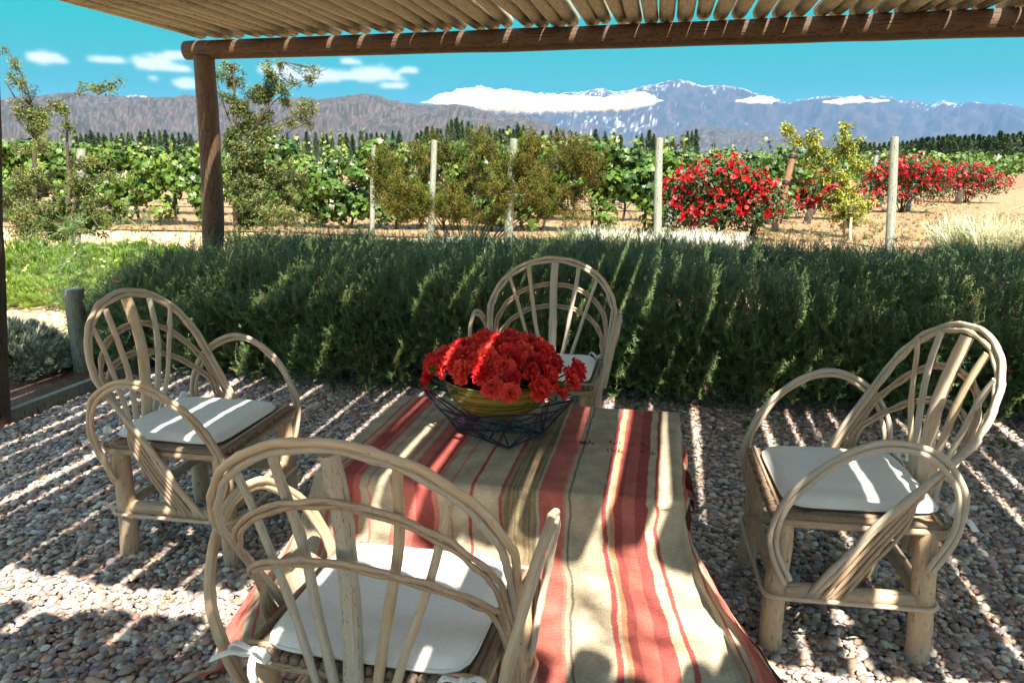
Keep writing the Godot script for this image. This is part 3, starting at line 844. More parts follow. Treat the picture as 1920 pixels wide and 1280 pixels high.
func cloth_colour(s: float) -> Color:
	var beige := Color(0.66, 0.62, 0.55); var red := Color(0.69, 0.40, 0.37); var dark := Color(0.59, 0.31, 0.30); var pink := Color(0.72, 0.47, 0.42)
	var olive := Color(0.50, 0.46, 0.38); var orange := Color(0.72, 0.52, 0.41); var pale := Color(0.70, 0.66, 0.57); var grey := Color(0.45, 0.42, 0.38); var brown := Color(0.36, 0.20, 0.17)
	var st := [[-0.60, beige], [-0.52, red], [-0.46, beige], [-0.43, brown], [-0.38, beige], [-0.33, red], [-0.20, pink], [-0.17, beige], [-0.12, red], [-0.10, beige], [0.0, beige], [0.03, red], [0.04, beige], [0.05, pink], [0.062, dark], [0.105, red], [0.126, beige], [0.15, pink], [0.157, beige], [0.215, pink], [0.232, beige], [0.248, red], [0.285, dark], [0.34, pink], [0.355, beige], [0.388, pink], [0.395, beige], [0.448, dark], [0.457, beige], [0.533, dark], [0.541, olive], [0.63, beige], [0.637, red], [0.70, pink], [0.708, beige], [0.718, grey], [0.724, beige], [0.811, dark], [0.823, beige], [0.83, orange], [0.842, dark], [0.862, red], [0.895, dark], [0.924, pale], [0.945, dark], [0.955, beige], [1.06, dark], [1.075, beige], [1.10, pink], [1.13, red], [1.20, beige], [1.22, brown], [1.30, red], [1.33, beige], [1.36, brown], [1.44, red], [1.52, beige], [1.60, beige]]
	var col: Color = beige
	for q in st:
		if s >= q[0]: col = q[1]
	return col

const CL := 0.40      # how far the cloth runs past the table: left, right, front, back
const CR := 0.34
const CF := 0.66
const CB := 0.30

func cloth_material() -> StandardMaterial3D:
	var w := 1024; var h := 2048
	var data := PackedByteArray(); data.resize(w * h * 3)
	var bump := PackedByteArray(); bump.resize(w * h)
	var f := noise(0.02, 3, 3); var g := noise(0.35, 4, 2); var wb := noise(0.006, 8, 2)
	var row := []
	var full := 2 * HX + CL + CR
	var olive := Color(0.50, 0.46, 0.38)
	for x in w * 2: row.append(cloth_colour(((x / (w * 2.0)) * full - CL) / (2 * HX)))
	for y in h:
		var sway := wb.get_noise_1d(y * 1.0) * 4.0
		var weft := 0.5 + 0.5 * cos(TAU * y / 5.0)
		for x in w:
			var xi := clampi(int(x * 2 + sway + g.get_noise_2d(x * 0.1, y * 3.0) * 2.0), 0, w * 2 - 1)
			var c: Color = row[xi]
			var k := 1.0 + 0.16 * g.get_noise_2d(x * 0.25, y * 2.0) + 0.14 * f.get_noise_2d(x, y * 0.4)
			if c.is_equal_approx(olive): 
				var e := g.get_noise_2d(x * 0.45, y * 0.004) + 0.5 * g.get_noise_2d(x * 0.7, y * 1.2)
				c = c.lerp(Color(0.38, 0.34, 0.28), clampf(e * 1.6, 0, 0.7)) if e > 0 else c.lerp(Color(0.58, 0.52, 0.41), clampf(-e * 1.6, 0, 0.7))
			var i := (y * w + x) * 3
			data[i] = clampi(int(c.r * k * 255.0), 0, 255); data[i + 1] = clampi(int(c.g * k * 255.0), 0, 255); data[i + 2] = clampi(int(c.b * k * 255.0), 0, 255)
			bump[y * w + x] = clampi(int(90.0 + 90.0 * weft + 40.0 * g.get_noise_2d(x * 1.2, y * 1.2) + 18.0 * cos(TAU * x / 3.0)), 0, 255)
	var m := StandardMaterial3D.new()
	m.albedo_texture = ImageTexture.create_from_image(Image.create_from_data(w, h, false, Image.FORMAT_RGB8, data))
	var nb := Image.create_from_data(w, h, false, Image.FORMAT_L8, bump)
	nb.convert(Image.FORMAT_RGB8)
	nb.bump_map_to_normal_map(3.0)
	m.normal_enabled = true
	m.normal_texture = ImageTexture.create_from_image(nb)
	m.normal_scale = 0.55
	m.roughness = 0.95
	m.metallic_specular = 0.15
	m.cull_mode = BaseMaterial3D.CULL_DISABLED
	return m

func cloth_point(s: float, r: float, f: FastNoiseLite) -> Vector3:
	# s across (0 at the left table edge .. 2HX), r from the front edge (0) back
	var dx := 0.0; var side := 0.0
	var bx := clampf(s, 0.0, 2 * HX); var bz := clampf(r, 0.0, 2 * HZ)
	if s < 0: dx = -s; side = -1.0
	if s > 2 * HX: dx = s - 2 * HX; side = 1.0
	var dz := 0.0; var face := 0.0
	if r < 0: dz = -r; face = 1.0
	if r > 2 * HZ: dz = r - 2 * HZ; face = -1.0
	var ox := 0.0; var oz := 0.0; var drop := 0.0
	var rad := 0.02
	if dx > 0 or dz > 0:
		var d := sqrt(dx * dx + dz * dz)
		var flare := 0.10
		if face > 0: flare = 0.13 
		var wave := 0.0
		if dz > 0 and dx == 0: wave = (0.020 * sin(bx * 13.0 + 0.6 + dz * 2.0) + 0.012 * sin(bx * 29.0 + 2.0 - dz * 4.0)) * smoothstep(0.05, 0.5, dz)
		if dx > 0 and dz == 0: wave = 0.020 * sin(bz * 15.0 + 1.0) * smoothstep(0.05, 0.35, dx)
		var down := maxf(0.0, d - rad * 0.5)
		drop = down * sqrt(1.0 - flare * flare)
		var out := minf(d, rad) + down * flare + wave
		if dx > 0 and dz > 0:
			# corners fan out sideways in one broad fold
			var ang := atan2(dz, dx)
			var fold := sin(2.0 * ang)
			out += fold * (0.20 if side > 0 else 0.16) * smoothstep(0.0, 0.6, d) if face > 0 else fold * 0.05 * smoothstep(0.0, 0.4, d)
			drop *= 1.0 - 0.04 * fold
			ox = side * out * cos(ang * 0.82); oz = face * out * sin(ang) * (0.62 if face > 0 else 1.0)
		elif dx > 0: ox = side * out
		else:
			oz = face * out
			# the long front panel widens towards its lower corners
			ox = (bx / HX - 1.0) * (0.20 if bx > HX else 0.16) * smoothstep(0.05, 0.62, dz) * pow(absf(bx / HX - 1.0), 1.4) if face > 0 else 0.0
		if dx > 0 and dz > 0 and face > 0: ox += side * (0.20 if side > 0 else 0.16) * smoothstep(0.05, 0.62, dz) 
	var y := TH + 0.006 - drop
	var lim := TH - 0.005
	if drop > lim:
		var extra := drop - lim
		y = 0.010 + 0.012 * absf(f.get_noise_2d(s * 9.0, r * 9.0)) + 0.006 * (1 if extra > 0.04 else 0)
		ox += side * extra * 0.7; oz += face * extra * 0.8
	var p := Vector3(TX - HX + bx + ox, y, TZ + HZ - bz + oz)
	if drop > 0.02: p += Vector3(f.get_noise_2d(s * 4.0, r * 4.0) * 0.4, 0, f.get_noise_2d(s * 4.0 + 30, r * 4.0)) * 0.022 + Vector3(f.get_noise_2d(s * 11.0, r * 9.0), 0, f.get_noise_2d(s * 11.0 + 30, r * 9.0)) * 0.007
	else: p.y += 0.0025 * f.get_noise_2d(s * 6.0, r * 6.0)
	return p

func table() -> void:
	var t := thing("table", Vector3(TX, 0, TZ), "low wooden table hidden under the striped cloth", "table")
	var b := MB.new()
	b.box(Vector3(-HX + 0.004, TH - 0.035, -HZ + 0.004), Vector3(HX - 0.004, TH, HZ - 0.004))
	part("table_top", b.mesh(), mats.chair_log, t)
	for sx in [-1, 1]:
		for sz in [-1, 1]:
			part("leg", log_mesh(Vector3(sx * (HX - 0.07), -0.008, sz * (HZ - 0.07)), Vector3(sx * (HX - 0.07), TH - 0.037, sz * (HZ - 0.07)), 0.03, 0.03, 0.002, 10, 5), mats.chair_log, t)
	var m := MB.new()
	var f := noise(1.0, 17, 3)
	var nu := 120; var nv := 130
	var full := 2 * HX + CL + CR; var deep := 2 * HZ + CF + CB
	for i in nu + 1:
		for j in nv + 1:
			var s := -CL + full * i / nu; var r := -CF + deep * j / nv
			m.p(cloth_point(s, r, f), Vector2(float(i) / nu, float(j) / nv))
	for i in nu:
		for j in nv:
			m.q(i * (nv + 1) + j, i * (nv + 1) + j + 1, (i + 1) * (nv + 1) + j + 1, (i + 1) * (nv + 1) + j)
	tag(part("tablecloth", m.mesh(), cloth_material(), self), "faded red and beige striped woven cloth draped over the low table", "tablecloth")
	# worn tufts of red yarn pulled out of the weave
	for q in [[1104, 832, 16], [1160, 832, 7], [1218, 851, 7], [1152, 846, 6], [1192, 833, 4]]:
		var tb := MB.new()
		var c := gp(q[0], q[1], TH + 0.01)
		for k in q[2]:
			var a := Vector3(rng.randf_range(-0.03, 0.03), 0.0, rng.randf_range(-0.008, 0.008))
			var e := a + Vector3(rng.randf_range(-0.008, 0.008), rng.randf_range(0.002, 0.008), rng.randf_range(-0.008, 0.008))
			tb.tube(PackedVector3Array([a, (a + e) * 0.5 + Vector3(0, 0.004, 0), e]), even(3, 0.0016), 5)
		var o := part("yarn_tuft", tb.mesh(), mats.yarn, self)
		o.position = c
		tag(o, "loose tuft of dark red yarn pulled from the striped cloth", "yarn tuft", "worn yarn tufts on the cloth")

func bowl_and_roses() -> void:
	var c := Vector3(-0.520, TH + 0.008, -2.345)
	# wire stand: a bent square rim with four raised tips, a smaller foot ring and struts criss-crossing between them
	var t := thing("wire_basket", c, "dark blue bent-wire basket under the flower bowl", "basket")
	var tips := [Vector3(-0.265, 0.150, 0.03), Vector3(0.05, 0.105, 0.215), Vector3(0.262, 0.145, 0.09), Vector3(0.02, 0.14, -0.22)]
	var lows := [Vector3(-0.12, 0.075, 0.145), Vector3(0.17, 0.118, 0.165), Vector3(0.16, 0.085, -0.09), Vector3(-0.15, 0.09, -0.12)]
	var feet := [Vector3(-0.13, 0.006, 0.05), Vector3(0.075, 0.006, 0.185), Vector3(0.155, 0.006, 0.03), Vector3(0.0, 0.006, -0.12), Vector3(-0.11, 0.006, -0.06), Vector3(0.0, 0.006, 0.14)]
	for i in 4:
		var sp := spline([tips[i], tips[i].lerp(lows[i], 0.55) + Vector3(0, -0.012, 0), lows[i], lows[i].lerp(tips[(i + 1) % 4], 0.45) + Vector3(0, -0.012, 0), tips[(i + 1) % 4]], 4)
		var b := MB.new(); b.tube(sp, even(sp.size(), 0.0034), 6)
		part("rim_wire", b.mesh(), mats.wire, t)
	var ring := [0, 5, 1, 2, 3, 4]
	for i in 6:
		var b := MB.new(); b.tube(PackedVector3Array([feet[ring[i]], feet[ring[(i + 1) % 6]]]), even(2, 0.0027), 6)
		part("foot_wire", b.mesh(), mats.wire, t)
	var net := [[tips[0], feet[0]], [tips[0], feet[4]], [tips[0], feet[5]], [lows[0], feet[0]], [lows[0], feet[5]], [lows[0], feet[1]], [tips[1], feet[1]], [tips[1], feet[5]], [tips[1], feet[2]], [lows[1], feet[1]], [lows[1], feet[2]], [tips[2], feet[2]], [tips[2], feet[1]], [tips[2], feet[3]], [lows[2], feet[2]], [lows[2], feet[3]], [tips[3], feet[3]], [tips[3], feet[4]], [lows[3], feet[4]], [lows[3], feet[3]], [lows[0], lows[1]], [Vector3(-0.19, 0.07, 0.04), Vector3(0.11, 0.055, 0.175)], [Vector3(-0.19, 0.07, 0.04), Vector3(0.02, 0.05, 0.165)], [Vector3(0.21, 0.075, 0.06), Vector3(0.03, 0.05, 0.17)], [feet[0], feet[2]], [feet[4], feet[2]], [feet[5], feet[3]]]
	for q in net:
		var b := MB.new(); b.tube(PackedVector3Array([q[0], (q[0] + q[1]) * 0.5, q[1]]), even(3, 0.0025), 6)
		part("strut_wire", b.mesh(), mats.wire, t)
	# thrown bowl
	var bc := c + Vector3(0.0, 0.045, -0.01)
	var bw := thing("bowl", bc, "olive-green glazed pottery bowl holding the red roses", "bowl")
	var prof := [[0.0, 0.0], [0.055, 0.0], [0.07, 0.003], [0.105, 0.018], [0.137, 0.042], [0.160, 0.073], [0.174, 0.105], [0.181, 0.128], [0.183, 0.134], [0.180, 0.137], [0.176, 0.134], [0.168, 0.10], [0.150, 0.068], [0.125, 0.040], [0.09, 0.020], [0.0, 0.012]]
	var m := MB.new(); var n := 48
	var pp := []
	for q in prof: pp.append(Vector3(q[0], q[1], 0))
	var sp2 := spline(pp, 4)
	for i in sp2.size():
		for k in n + 1:
			var a := TAU * k / n
			var r := sp2[i].x + 0.0008 * sin(sp2[i].y * 420.0)
			m.p(Vector3(maxf(r, 0.0) * cos(a), sp2[i].y, maxf(r, 0.0) * sin(a)), Vector2(float(k) / n, sp2[i].y / 0.14))
	for i in sp2.size() - 1:
		for k in n: m.q(i * (n + 1) + k, (i + 1) * (n + 1) + k, (i + 1) * (n + 1) + k + 1, i * (n + 1) + k + 1)
	var img := Image.create(64, 256, false, Image.FORMAT_RGB8)
	var f := noise(1.0, 23, 3)
	for y in 256:
		for x in 64:
			var a := TAU * x / 64
			var k := f.get_noise_3d(cos(a) * 0.35, sin(a) * 0.35, y * 0.055)
			img.set_pixel(x, y, Color(0.42, 0.39, 0.13).lerp(Color(0.28, 0.28, 0.07) if k < 0 else Color(0.58, 0.52, 0.24), clampf(absf(k) * 2.2, 0, 1)))
	var gm := StandardMaterial3D.new()
	gm.albedo_texture = ImageTexture.create_from_image(img)
	gm.roughness = 0.22; gm.clearcoat_enabled = true; gm.clearcoat = 0.6; gm.clearcoat_roughness = 0.1
	part("body", m.mesh(), gm, bw)
	# cut roses, packed into a dome
	var kinds := []
	for k in 5: kinds.append(rose_mesh(400 + k))
	var stem := MB.new()
	stem.tube(PackedVector3Array([Vector3(0, -0.075, 0), Vector3(0.003, -0.03, 0), Vector3(0, -0.004, 0)]), even(3, 0.0028), 6)
	var stem_mesh := stem.mesh()
	var spots := []
	var golden := PI * (3.0 - sqrt(5.0))
	for k in 58:
		var rr := sqrt((k + 0.4) / 58.0); var a := k * golden + 0.5
		var p := Vector3(cos(a) * rr * 0.205, 0, sin(a) * rr * 0.180)
		p.y = 0.182 + 0.062 * (1.0 - rr * rr) - 0.012 * smoothstep(0.75, 1.0, rr)
		p += Vector3(rng.randf_range(-0.012, 0.012), rng.randf_range(-0.012, 0.012), rng.randf_range(-0.012, 0.012))
		spots.append(p)
	for q in [Vector3(0.240, 0.150, 0.045), Vector3(0.255, 0.165, 0.0), Vector3(0.215, 0.125, 0.090), Vector3(-0.225, 0.160, 0.0), Vector3(-0.215, 0.130, 0.055), Vector3(0.02, 0.145, 0.175), Vector3(0.075, 0.135, 0.180), Vector3(0.155, 0.140, 0.140)]: spots.append(q)
	for i in spots.size():
		var p: Vector3 = spots[i]
		var out := Vector3(p.x * 2.2, p.y * 0.9, p.z * 2.4).normalized()
		var edge := Vector2(p.x / 0.205, p.z / 0.180).length() > 0.8
		var r := thing("rose", bc + p, "ruffled red rose at the drooping edge of the bouquet" if edge else "ruffled red rose packed in the dome of the bouquet", "rose", "edge roses of the bouquet" if edge else "roses packed in the bowl")
		var s := rng.randf_range(0.70, 1.10)
		r.basis = aim((out + rnd_dir() * 0.35).normalized(), rng.randf() * TAU) * Basis.from_scale(Vector3.ONE * s)
		part("blossom", kinds[rng.randi() % kinds.size()], [mats.petal_red, mats.petal_red, mats.petal_deep, mats.petal_bright][rng.randi() % 4], r)
		part("stem", stem_mesh, mats.green_stem, r)
	# a few leaves showing between the flowers
	for q in [Vector3(0.21, 0.105, 0.06), Vector3(0.20, 0.14, 0.09), Vector3(-0.09, 0.125, 0.175), Vector3(-0.185, 0.115, 0.09), Vector3(0.055, 0.215, 0.11), Vector3(-0.17, 0.17, 0.10), Vector3(0.12, 0.11, 0.185)]:
		var lb := MB.new()
		var tip := Vector3(0, 0.05, 0)
		for sx in [-1, 1]:
			lb.tri3(Vector3.ZERO, Vector3(sx * 0.014, 0.018, 0.004), Vector3(0, 0.025, -0.002)); lb.tri3(Vector3(sx * 0.014, 0.018, 0.004), Vector3(sx * 0.010, 0.036, 0.003), Vector3(0, 0.025, -0.002)); lb.tri3(Vector3(sx * 0.010, 0.036, 0.003), tip, Vector3(0, 0.025, -0.002))
		var o := part("rose_leaf", lb.mesh(), mats.green_leaf, self)
		o.transform = Transform3D(aim(q.normalized() + Vector3(0, -0.3, 0.2), rng.randf() * TAU), bc + q)
		tag(o, "small green leaf poking out between the bowl's roses", "leaf", "leaves among the roses in the bowl")

# a full blossom: rings of cupped petals with frilled edges
func rose_mesh(sd: int) -> ArrayMesh:
	var r2 := RandomNumberGenerator.new(); r2.seed = sd
	var m := MB.new()
	for ring in [[7, 0.040, 0.88, 0.0], [7, 0.036, 0.66, 0.004], [6, 0.030, 0.46, 0.007], [6, 0.023, 0.28, 0.010], [5, 0.016, 0.12, 0.012]]:
		var cnt: int = ring[0]
		for k in cnt:
			var a := TAU * k / cnt + r2.randf_range(-0.3, 0.3)
			var rd := Vector3(cos(a), 0, sin(a)); var sd2 := Vector3(-sin(a), 0, cos(a))
			var len: float = ring[1] * r2.randf_range(0.85, 1.12); var open: float = ring[2] * r2.randf_range(0.85, 1.1)
			var wid := len * 1.25
			var b := m.v.size()
			var nu := 4; var nv := 6
			var ph := r2.randf() * TAU
			for i in nu + 1:
				var u := float(i) / nu
				for j in nv + 1:
					var w := float(j) / nv * 2.0 - 1.0
					var ang := (1.0 - open) * 1.35
					var e := rd * (0.006 + len * u * cos(ang) ) + Vector3(0, ring[3] + len * u * sin(ang) - len * open * 0.28 * u * u, 0)
					e += sd2 * w * wid * 0.5 * sin(PI * (0.18 + 0.62 * u))
					e += (Vector3.UP * (0.4 + open * 0.6) - rd * (1.0 - open)) * (w * w * 0.009 * (0.4 + u))
					e += (Vector3.UP * 0.0045 + rd * 0.003) * sin(w * 6.0 + ph) * u * u
					m.p(e, Vector2(u, w))
			for i in nu:
				for j in nv: m.q(b + i * (nv + 1) + j, b + (i + 1) * (nv + 1) + j, b + (i + 1) * (nv + 1) + j + 1, b + i * (nv + 1) + j + 1)
	return m.mesh()

# ---------------------------------------------------------------- leaf shapes
func sprig_mesh(sd: int, bend: float, needles: int) -> ArrayMesh:
	var r2 := RandomNumberGenerator.new(); r2.seed = sd
	var m := MB.new()
	var pts := PackedVector3Array()
	for i in 7:
		var t := i / 6.0
		pts.append(Vector3(0.010 * sin(t * 4.0 + sd), 0.17 * t - bend * 0.05 * t * t, bend * 0.12 * t * t))
	m.tube(pts, even(7, 0.0022, 0.0012), 3, false)
	for k in needles:
		var t := (k + 0.5) / needles
		var fi := t * 6.0; var i := mini(int(fi), 5)
		var p := pts[i].lerp(pts[i + 1], fi - i)
		var tg := (pts[i + 1] - pts[i]).normalized()
		var a := k * 2.4 + r2.randf() * 0.5
		var b := aim(tg)
		var out := (b.x * cos(a) + b.z * sin(a) + tg * r2.randf_range(0.35, 1.0)).normalized()
		var len := r2.randf_range(0.020, 0.032) * (1.0 - 0.35 * t)
		var sd2 := out.cross(tg).normalized() * 0.0023
		m.face(p - sd2, p + sd2, p + out * len + sd2 * 0.5, p + out * len - sd2 * 0.5)
	return m.mesh()

func small_leaf(wd := 0.42) -> ArrayMesh:         # length 1 along y, folded along the midrib
	var m := MB.new()
	for s in [-1, 1]:
		var a := m.p(Vector3.ZERO); var b := m.p(Vector3(s * wd * 0.5, 0.45, 0.10)); var c := m.p(Vector3(0, 1, -0.06)); var d := m.p(Vector3(0, 0.5, 0))
		m.t(a, b, d); m.t(b, c, d)
	return m.mesh()

func vine_leaf() -> ArrayMesh:
	var m := MB.new()
	var rim := [[0.06, 0.0], [0.34, -0.10], [0.52, 0.20], [0.40, 0.34], [0.50, 0.66], [0.24, 0.62], [0.0, 1.0]]
	var pts := []
	for q in rim: pts.append(Vector3(q[0], q[1], 0.10 * (q[0] * q[0]) * 2.0 - 0.10 * q[1] * q[1]))
	for k in range(rim.size() - 2, -1, -1): pts.append(Vector3(-rim[k][0], rim[k][1], pts[k].z))
	var c := m.p(Vector3(0, 0.32, 0.04))
	for q in pts: m.p(q)
	for k in pts.size() - 1: m.t(c, c + 1 + k, c + 2 + k)
	return m.mesh()

func tiny_rose() -> ArrayMesh:
	var m := MB.new()
	for ring in [[5, 0.5, 0.25], [4, 0.36, 0.55], [3, 0.2, 0.8]]:
		for k in ring[0]:
			var a: float = TAU * k / ring[0] + ring[2]
			var d := Vector3(cos(a), 0, sin(a)); var s := Vector3(-sin(a), 0, cos(a))
			var up: float = ring[2] * 0.45
			var r: float = ring[1]
			m.face(d * 0.05 - s * r * 0.3, d * 0.05 + s * r * 0.3, d * r + s * r * 0.55 + Vector3(0, up * 0.7 + 0.1, 0), d * r - s * r * 0.55 + Vector3(0, up + 0.1, 0))
	return m.mesh()

func tuft_mesh(sd: int, blades: int, spread: float, wd: float, droop: float) -> ArrayMesh:   # about 1 tall
	var r2 := RandomNumberGenerator.new(); r2.seed = sd
	var m := MB.new()
	for k in blades:
		var a := r2.randf() * TAU; var l := r2.randf_range(0.55, 1.05); var sp := spread * r2.randf_range(0.2, 1.0)
		var d := Vector3(cos(a), 0, sin(a)); var s := Vector3(-sin(a), 0, cos(a)) * wd
		var b0 := d * 0.08 * r2.randf()
		var p1 := b0 + d * sp * 0.3 * l + Vector3(0, 0.5 * l, 0)
		var p2 := b0 + d * sp * 0.75 * l + Vector3(0, 0.82 * l, 0)
		var p3 := b0 + d * sp * (1.0 + droop * 0.4) * l + Vector3(0, (1.0 - droop * 0.3) * l, 0)
		var i := m.p(b0 - s); m.p(b0 + s); m.p(p1 + s * 0.8); m.p(p1 - s * 0.8); m.p(p2 + s * 0.5); m.p(p2 - s * 0.5); m.p(p3)
		m.q(i, i + 1, i + 2, i + 3); m.q(i + 3, i + 2, i + 4, i + 5); m.t(i + 5, i + 4, i + 6)
	return m.mesh()

var LEAF: ArrayMesh
var VINE: ArrayMesh
var TROSE: ArrayMesh

func blob(xf: Array, cols: PackedColorArray, c: Vector3, r: Vector3, n: int, s0: float, s1: float, base: Color, upb := 0.4, shell := 0.45, var_amt := 0.3) -> void:
	for k in n:
		var d := rnd_dir()
		var rr := lerpf(pow(rng.randf(), 0.333), 1.0, shell * rng.randf())
		var p := c + d * rr * r
		var nrm := (d + Vector3(0, upb, 0.25) + rnd_dir() * 0.8).normalized()
		var b := Basis(nrm, rng.randf() * TAU) * Basis(aim(nrm).x, -aim(nrm).z, aim(nrm).y)
		var s := rng.randf_range(s0, s1)
		xf.append(Transform3D(b * Basis.from_scale(Vector3.ONE * s), p))
		cols.append(tint(base, var_amt, 0.18))

# ---------------------------------------------------------------- hedge
func hedge_point(x: float, th: float, f: FastNoiseLite) -> Vector3:
	var cz := cos(th); var sy := sin(th)
	var endk := minf(smoothstep(-4.8, -3.75, x), 1.0)
	var half := 1.43 * (0.35 + 0.65 * pow(endk, 0.5)); var hgt := 0.77 * pow(endk, 0.45)
	var n := f.get_noise_3d(x * 1.3, th * 1.6, 0.0); var n2 := f.get_noise_3d(x * 3.4, th * 4.0, 9.0)
	var z := -6.02 + signf(cz) * pow(absf(cz), 0.55) * half * (1.0 + 0.05 * n2)
	var y := hgt * pow(maxf(sy, 0.0), 0.5) * (1.0 + 0.16 * n + 0.09 * n2)
	if cz > 0: z += 0.16 * n
	return Vector3(x, y, z)

func hedge() -> void:
	var t := thing("rosemary_hedge", Vector3(0, 0, -6.0), "broad dark green rosemary hedge along the far side of the terrace", "hedge")
	var f := noise(0.8, 66, 3)
	var wood_b := MB.new()
	for k in 1500:
		var x := rng.randf_range(-4.6, 5.9); var th := PI * rng.randf_range(0.02, 0.95)
		var tip := hedge_point(x, th, f)
		var root := Vector3(x + rng.randf_range(-0.3, 0.3), -0.03, lerpf(tip.z, -6.02, rng.randf_range(0.25, 0.7)))
		var e := root.lerp(tip, rng.randf_range(0.7, 0.93))
		var sp := spline([root, root.lerp(e, 0.5) + rnd_dir() * 0.08, e], 3)
		for i in sp.size(): sp[i] -= t.position
		wood_b.tube(sp, even(sp.size(), 0.011, 0.004), 4, false)
	part("woody_stems", wood_b.mesh(), mats.bark, t).set_meta("kind", "stuff")
	var kinds := [sprig_mesh(1, 0.2, 40), sprig_mesh(2, 0.9, 36), sprig_mesh(3, -0.5, 40), sprig_mesh(4, 1.5, 26)]
	var xs := [[], [], [], []]; var cs := [PackedColorArray(), PackedColorArray(), PackedColorArray(), PackedColorArray()]
	for k in 105000:
		var x := rng.randf_range(-5.0, 6.0)
		if x > 3.9 and rng.randf() < 0.6: continue
		var th := PI * pow(rng.randf(), 0.85) if rng.randf() < 0.72 else PI * 0.16 * rng.randf()
		# more of the sprigs where the hedge faces the terrace
		if th > PI * 0.97: continue
		var p := hedge_point(x, th, f)
		var pn := (hedge_point(x + 0.06, th, f) - p).cross(hedge_point(x, th + 0.06, f) - p).normalized()
		if pn.y < -0.2: pn = -pn
		if pn.dot(p - Vector3(x, 0.1, -6.02)) < 0: pn = -pn
		var depth := rng.randf_range(0.02, 0.15) if rng.randf() < 0.60 else rng.randf_range(0.12, 0.50) if rng.randf() < 0.6 else rng.randf_range(0.4, 1.1)
		var droop := rng.randf()
		var dir := (pn * 0.6 + Vector3(0, 0.55, 0) + rnd_dir() * 0.85).normalized()
		if droop < 0.25: dir = (pn * 1.0 + Vector3(0, -0.1, 0) + rnd_dir() * 0.8).normalized()
		var which := 1 if droop < 0.35 else (0 if rng.randf() < 0.6 else 2)
		if droop < 0.12: which = 3
		# hooked tips curve back up towards the light
		var b := aim(dir, rng.randf() * TAU)
		if which == 1 or which == 3:
			var up := Vector3.UP; var x1 := dir.cross(up).normalized()
			b = Basis(x1, dir, x1.cross(dir)) if absf(dir.y) < 0.95 else b
			if b.z.y < 0: b = Basis(-b.x, b.y, -b.z)
		var s := rng.randf_range(0.5, 0.98)
		if p.y - pn.y * depth < 0.0: continue
		xs[which].append(Transform3D(b * Basis.from_scale(Vector3.ONE * s), p - pn * (depth - (0.05 if which == 3 else 0.0)) - t.position))
		var patch := f.get_noise_3d(x * 2.6, th * 3.0, 40.0)
		var col := Color(0.115, 0.190, 0.058).lerp(Color(0.075, 0.140, 0.048), smoothstep(-0.2, 0.3, patch))
		var mix := rng.randf()
		if mix < 0.3: col = Color(0.125, 0.190, 0.080)
		elif mix < 0.42: col = Color(0.165, 0.205, 0.070)
		elif mix > 0.95: col = Color(0.16, 0.085, 0.055)
		if which == 3: col = Color(0.15, 0.22, 0.10)
		cs[which].append(tint(col, 0.3, 0.1))
	for k in 4: 
		var o := swarm("foliage", kinds[k], mats.rosemary, xs[k], cs[k], t)
		o.set_meta("kind", "stuff")

# ---------------------------------------------------------------- trees and shrubs given by their stems and leaf clumps
func woody(called: String, label: String, cat: String, group: String, base: Vector3, depth: float, stems: Array, clumps: Array, leaf: ArrayMesh, lm: Material, s0: float, s1: float, pal: Array, dens: float, bark: Material, twig_r := 0.006) -> Node3D:
	var t := thing(called, base, label, cat, group)
	var tr := MB.new()
	var nodes := []
	for s in stems:          # [[u, v, sideways depth], ...], base radius
		var pts := []
		for q in s[0]: pts.append(at_depth(q[0], q[1], depth + q[2]) - base)
		if pts.size() > 0 and s[2]: pts[0] = Vector3(pts[0].x, -0.03, pts[0].z)
		var sp := spline(pts, 4)
		tr.tube(sp, even(sp.size(), s[1], s[1] * 0.3, 0.06), 6, false, false, 1.0, 0.5)
		for q in sp: nodes.append(q)
	var xf := []; var cols := PackedColorArray()
	for c in clumps:         # [u, v, ru, rv, weight]
		var mid := at_depth(c[0], c[1], depth + (c[5] if c.size() > 5 else rng.randf_range(-0.35, 0.35))) - base
		var ru: float = c[2] * depth / FOCAL; var rv: float = c[3] * depth / FOCAL
		var rr := Vector3(ru, rv, ru * 0.8)
		var best: Vector3 = nodes[0]
		for q in nodes:
			if q.distance_to(mid + Vector3(0, -rv * 0.5, 0)) < best.distance_to(mid + Vector3(0, -rv * 0.5, 0)): best = q
		var twigs := int(3 + c[4] * 5 * (ru + rv) * 4.0)
		var per := maxi(10, int(dens * c[4] * ru * rv * 21000.0 / twigs))
		for k in twigs:
			var e := mid + rnd_dir() * pow(rng.randf(), 0.45) * rr * (1.0 if rng.randf() < 0.75 else rng.randf_range(1.15, 1.6))
			if e.y < 0.05: e.y = 0.05 + rng.randf() * 0.1
			var bend := (best + e) * 0.5 + rnd_dir() * 0.06 + Vector3(0, -0.04, 0)
			var sp := spline([best, bend, e], 4)
			tr.tube(sp, even(sp.size(), twig_r, twig_r * 0.35), 4, false, false, 1.0, 0.5)
			var base_col: Color = pal[rng.randi() % pal.size()]
			for j in per:
				var q := sp[int(rng.randf_range(0.45, 1.0) * (sp.size() - 1))] + rnd_dir() * rng.randf_range(0.01, 0.085)
				var nrm := (rnd_dir() + Vector3(0.1, 0.5, 0.25)).normalized()
				var a := aim(nrm)
				xf.append(Transform3D(Basis(nrm, rng.randf() * TAU) * Basis(a.x, -a.z, a.y) * Basis.from_scale(Vector3.ONE * rng.randf_range(s0, s1)), q))
				cols.append(tint(base_col, 0.3, 0.15))
	part("trunk", tr.mesh(), bark, t)
	bake("crown", leaf, lm, xf, cols, t)
	return t

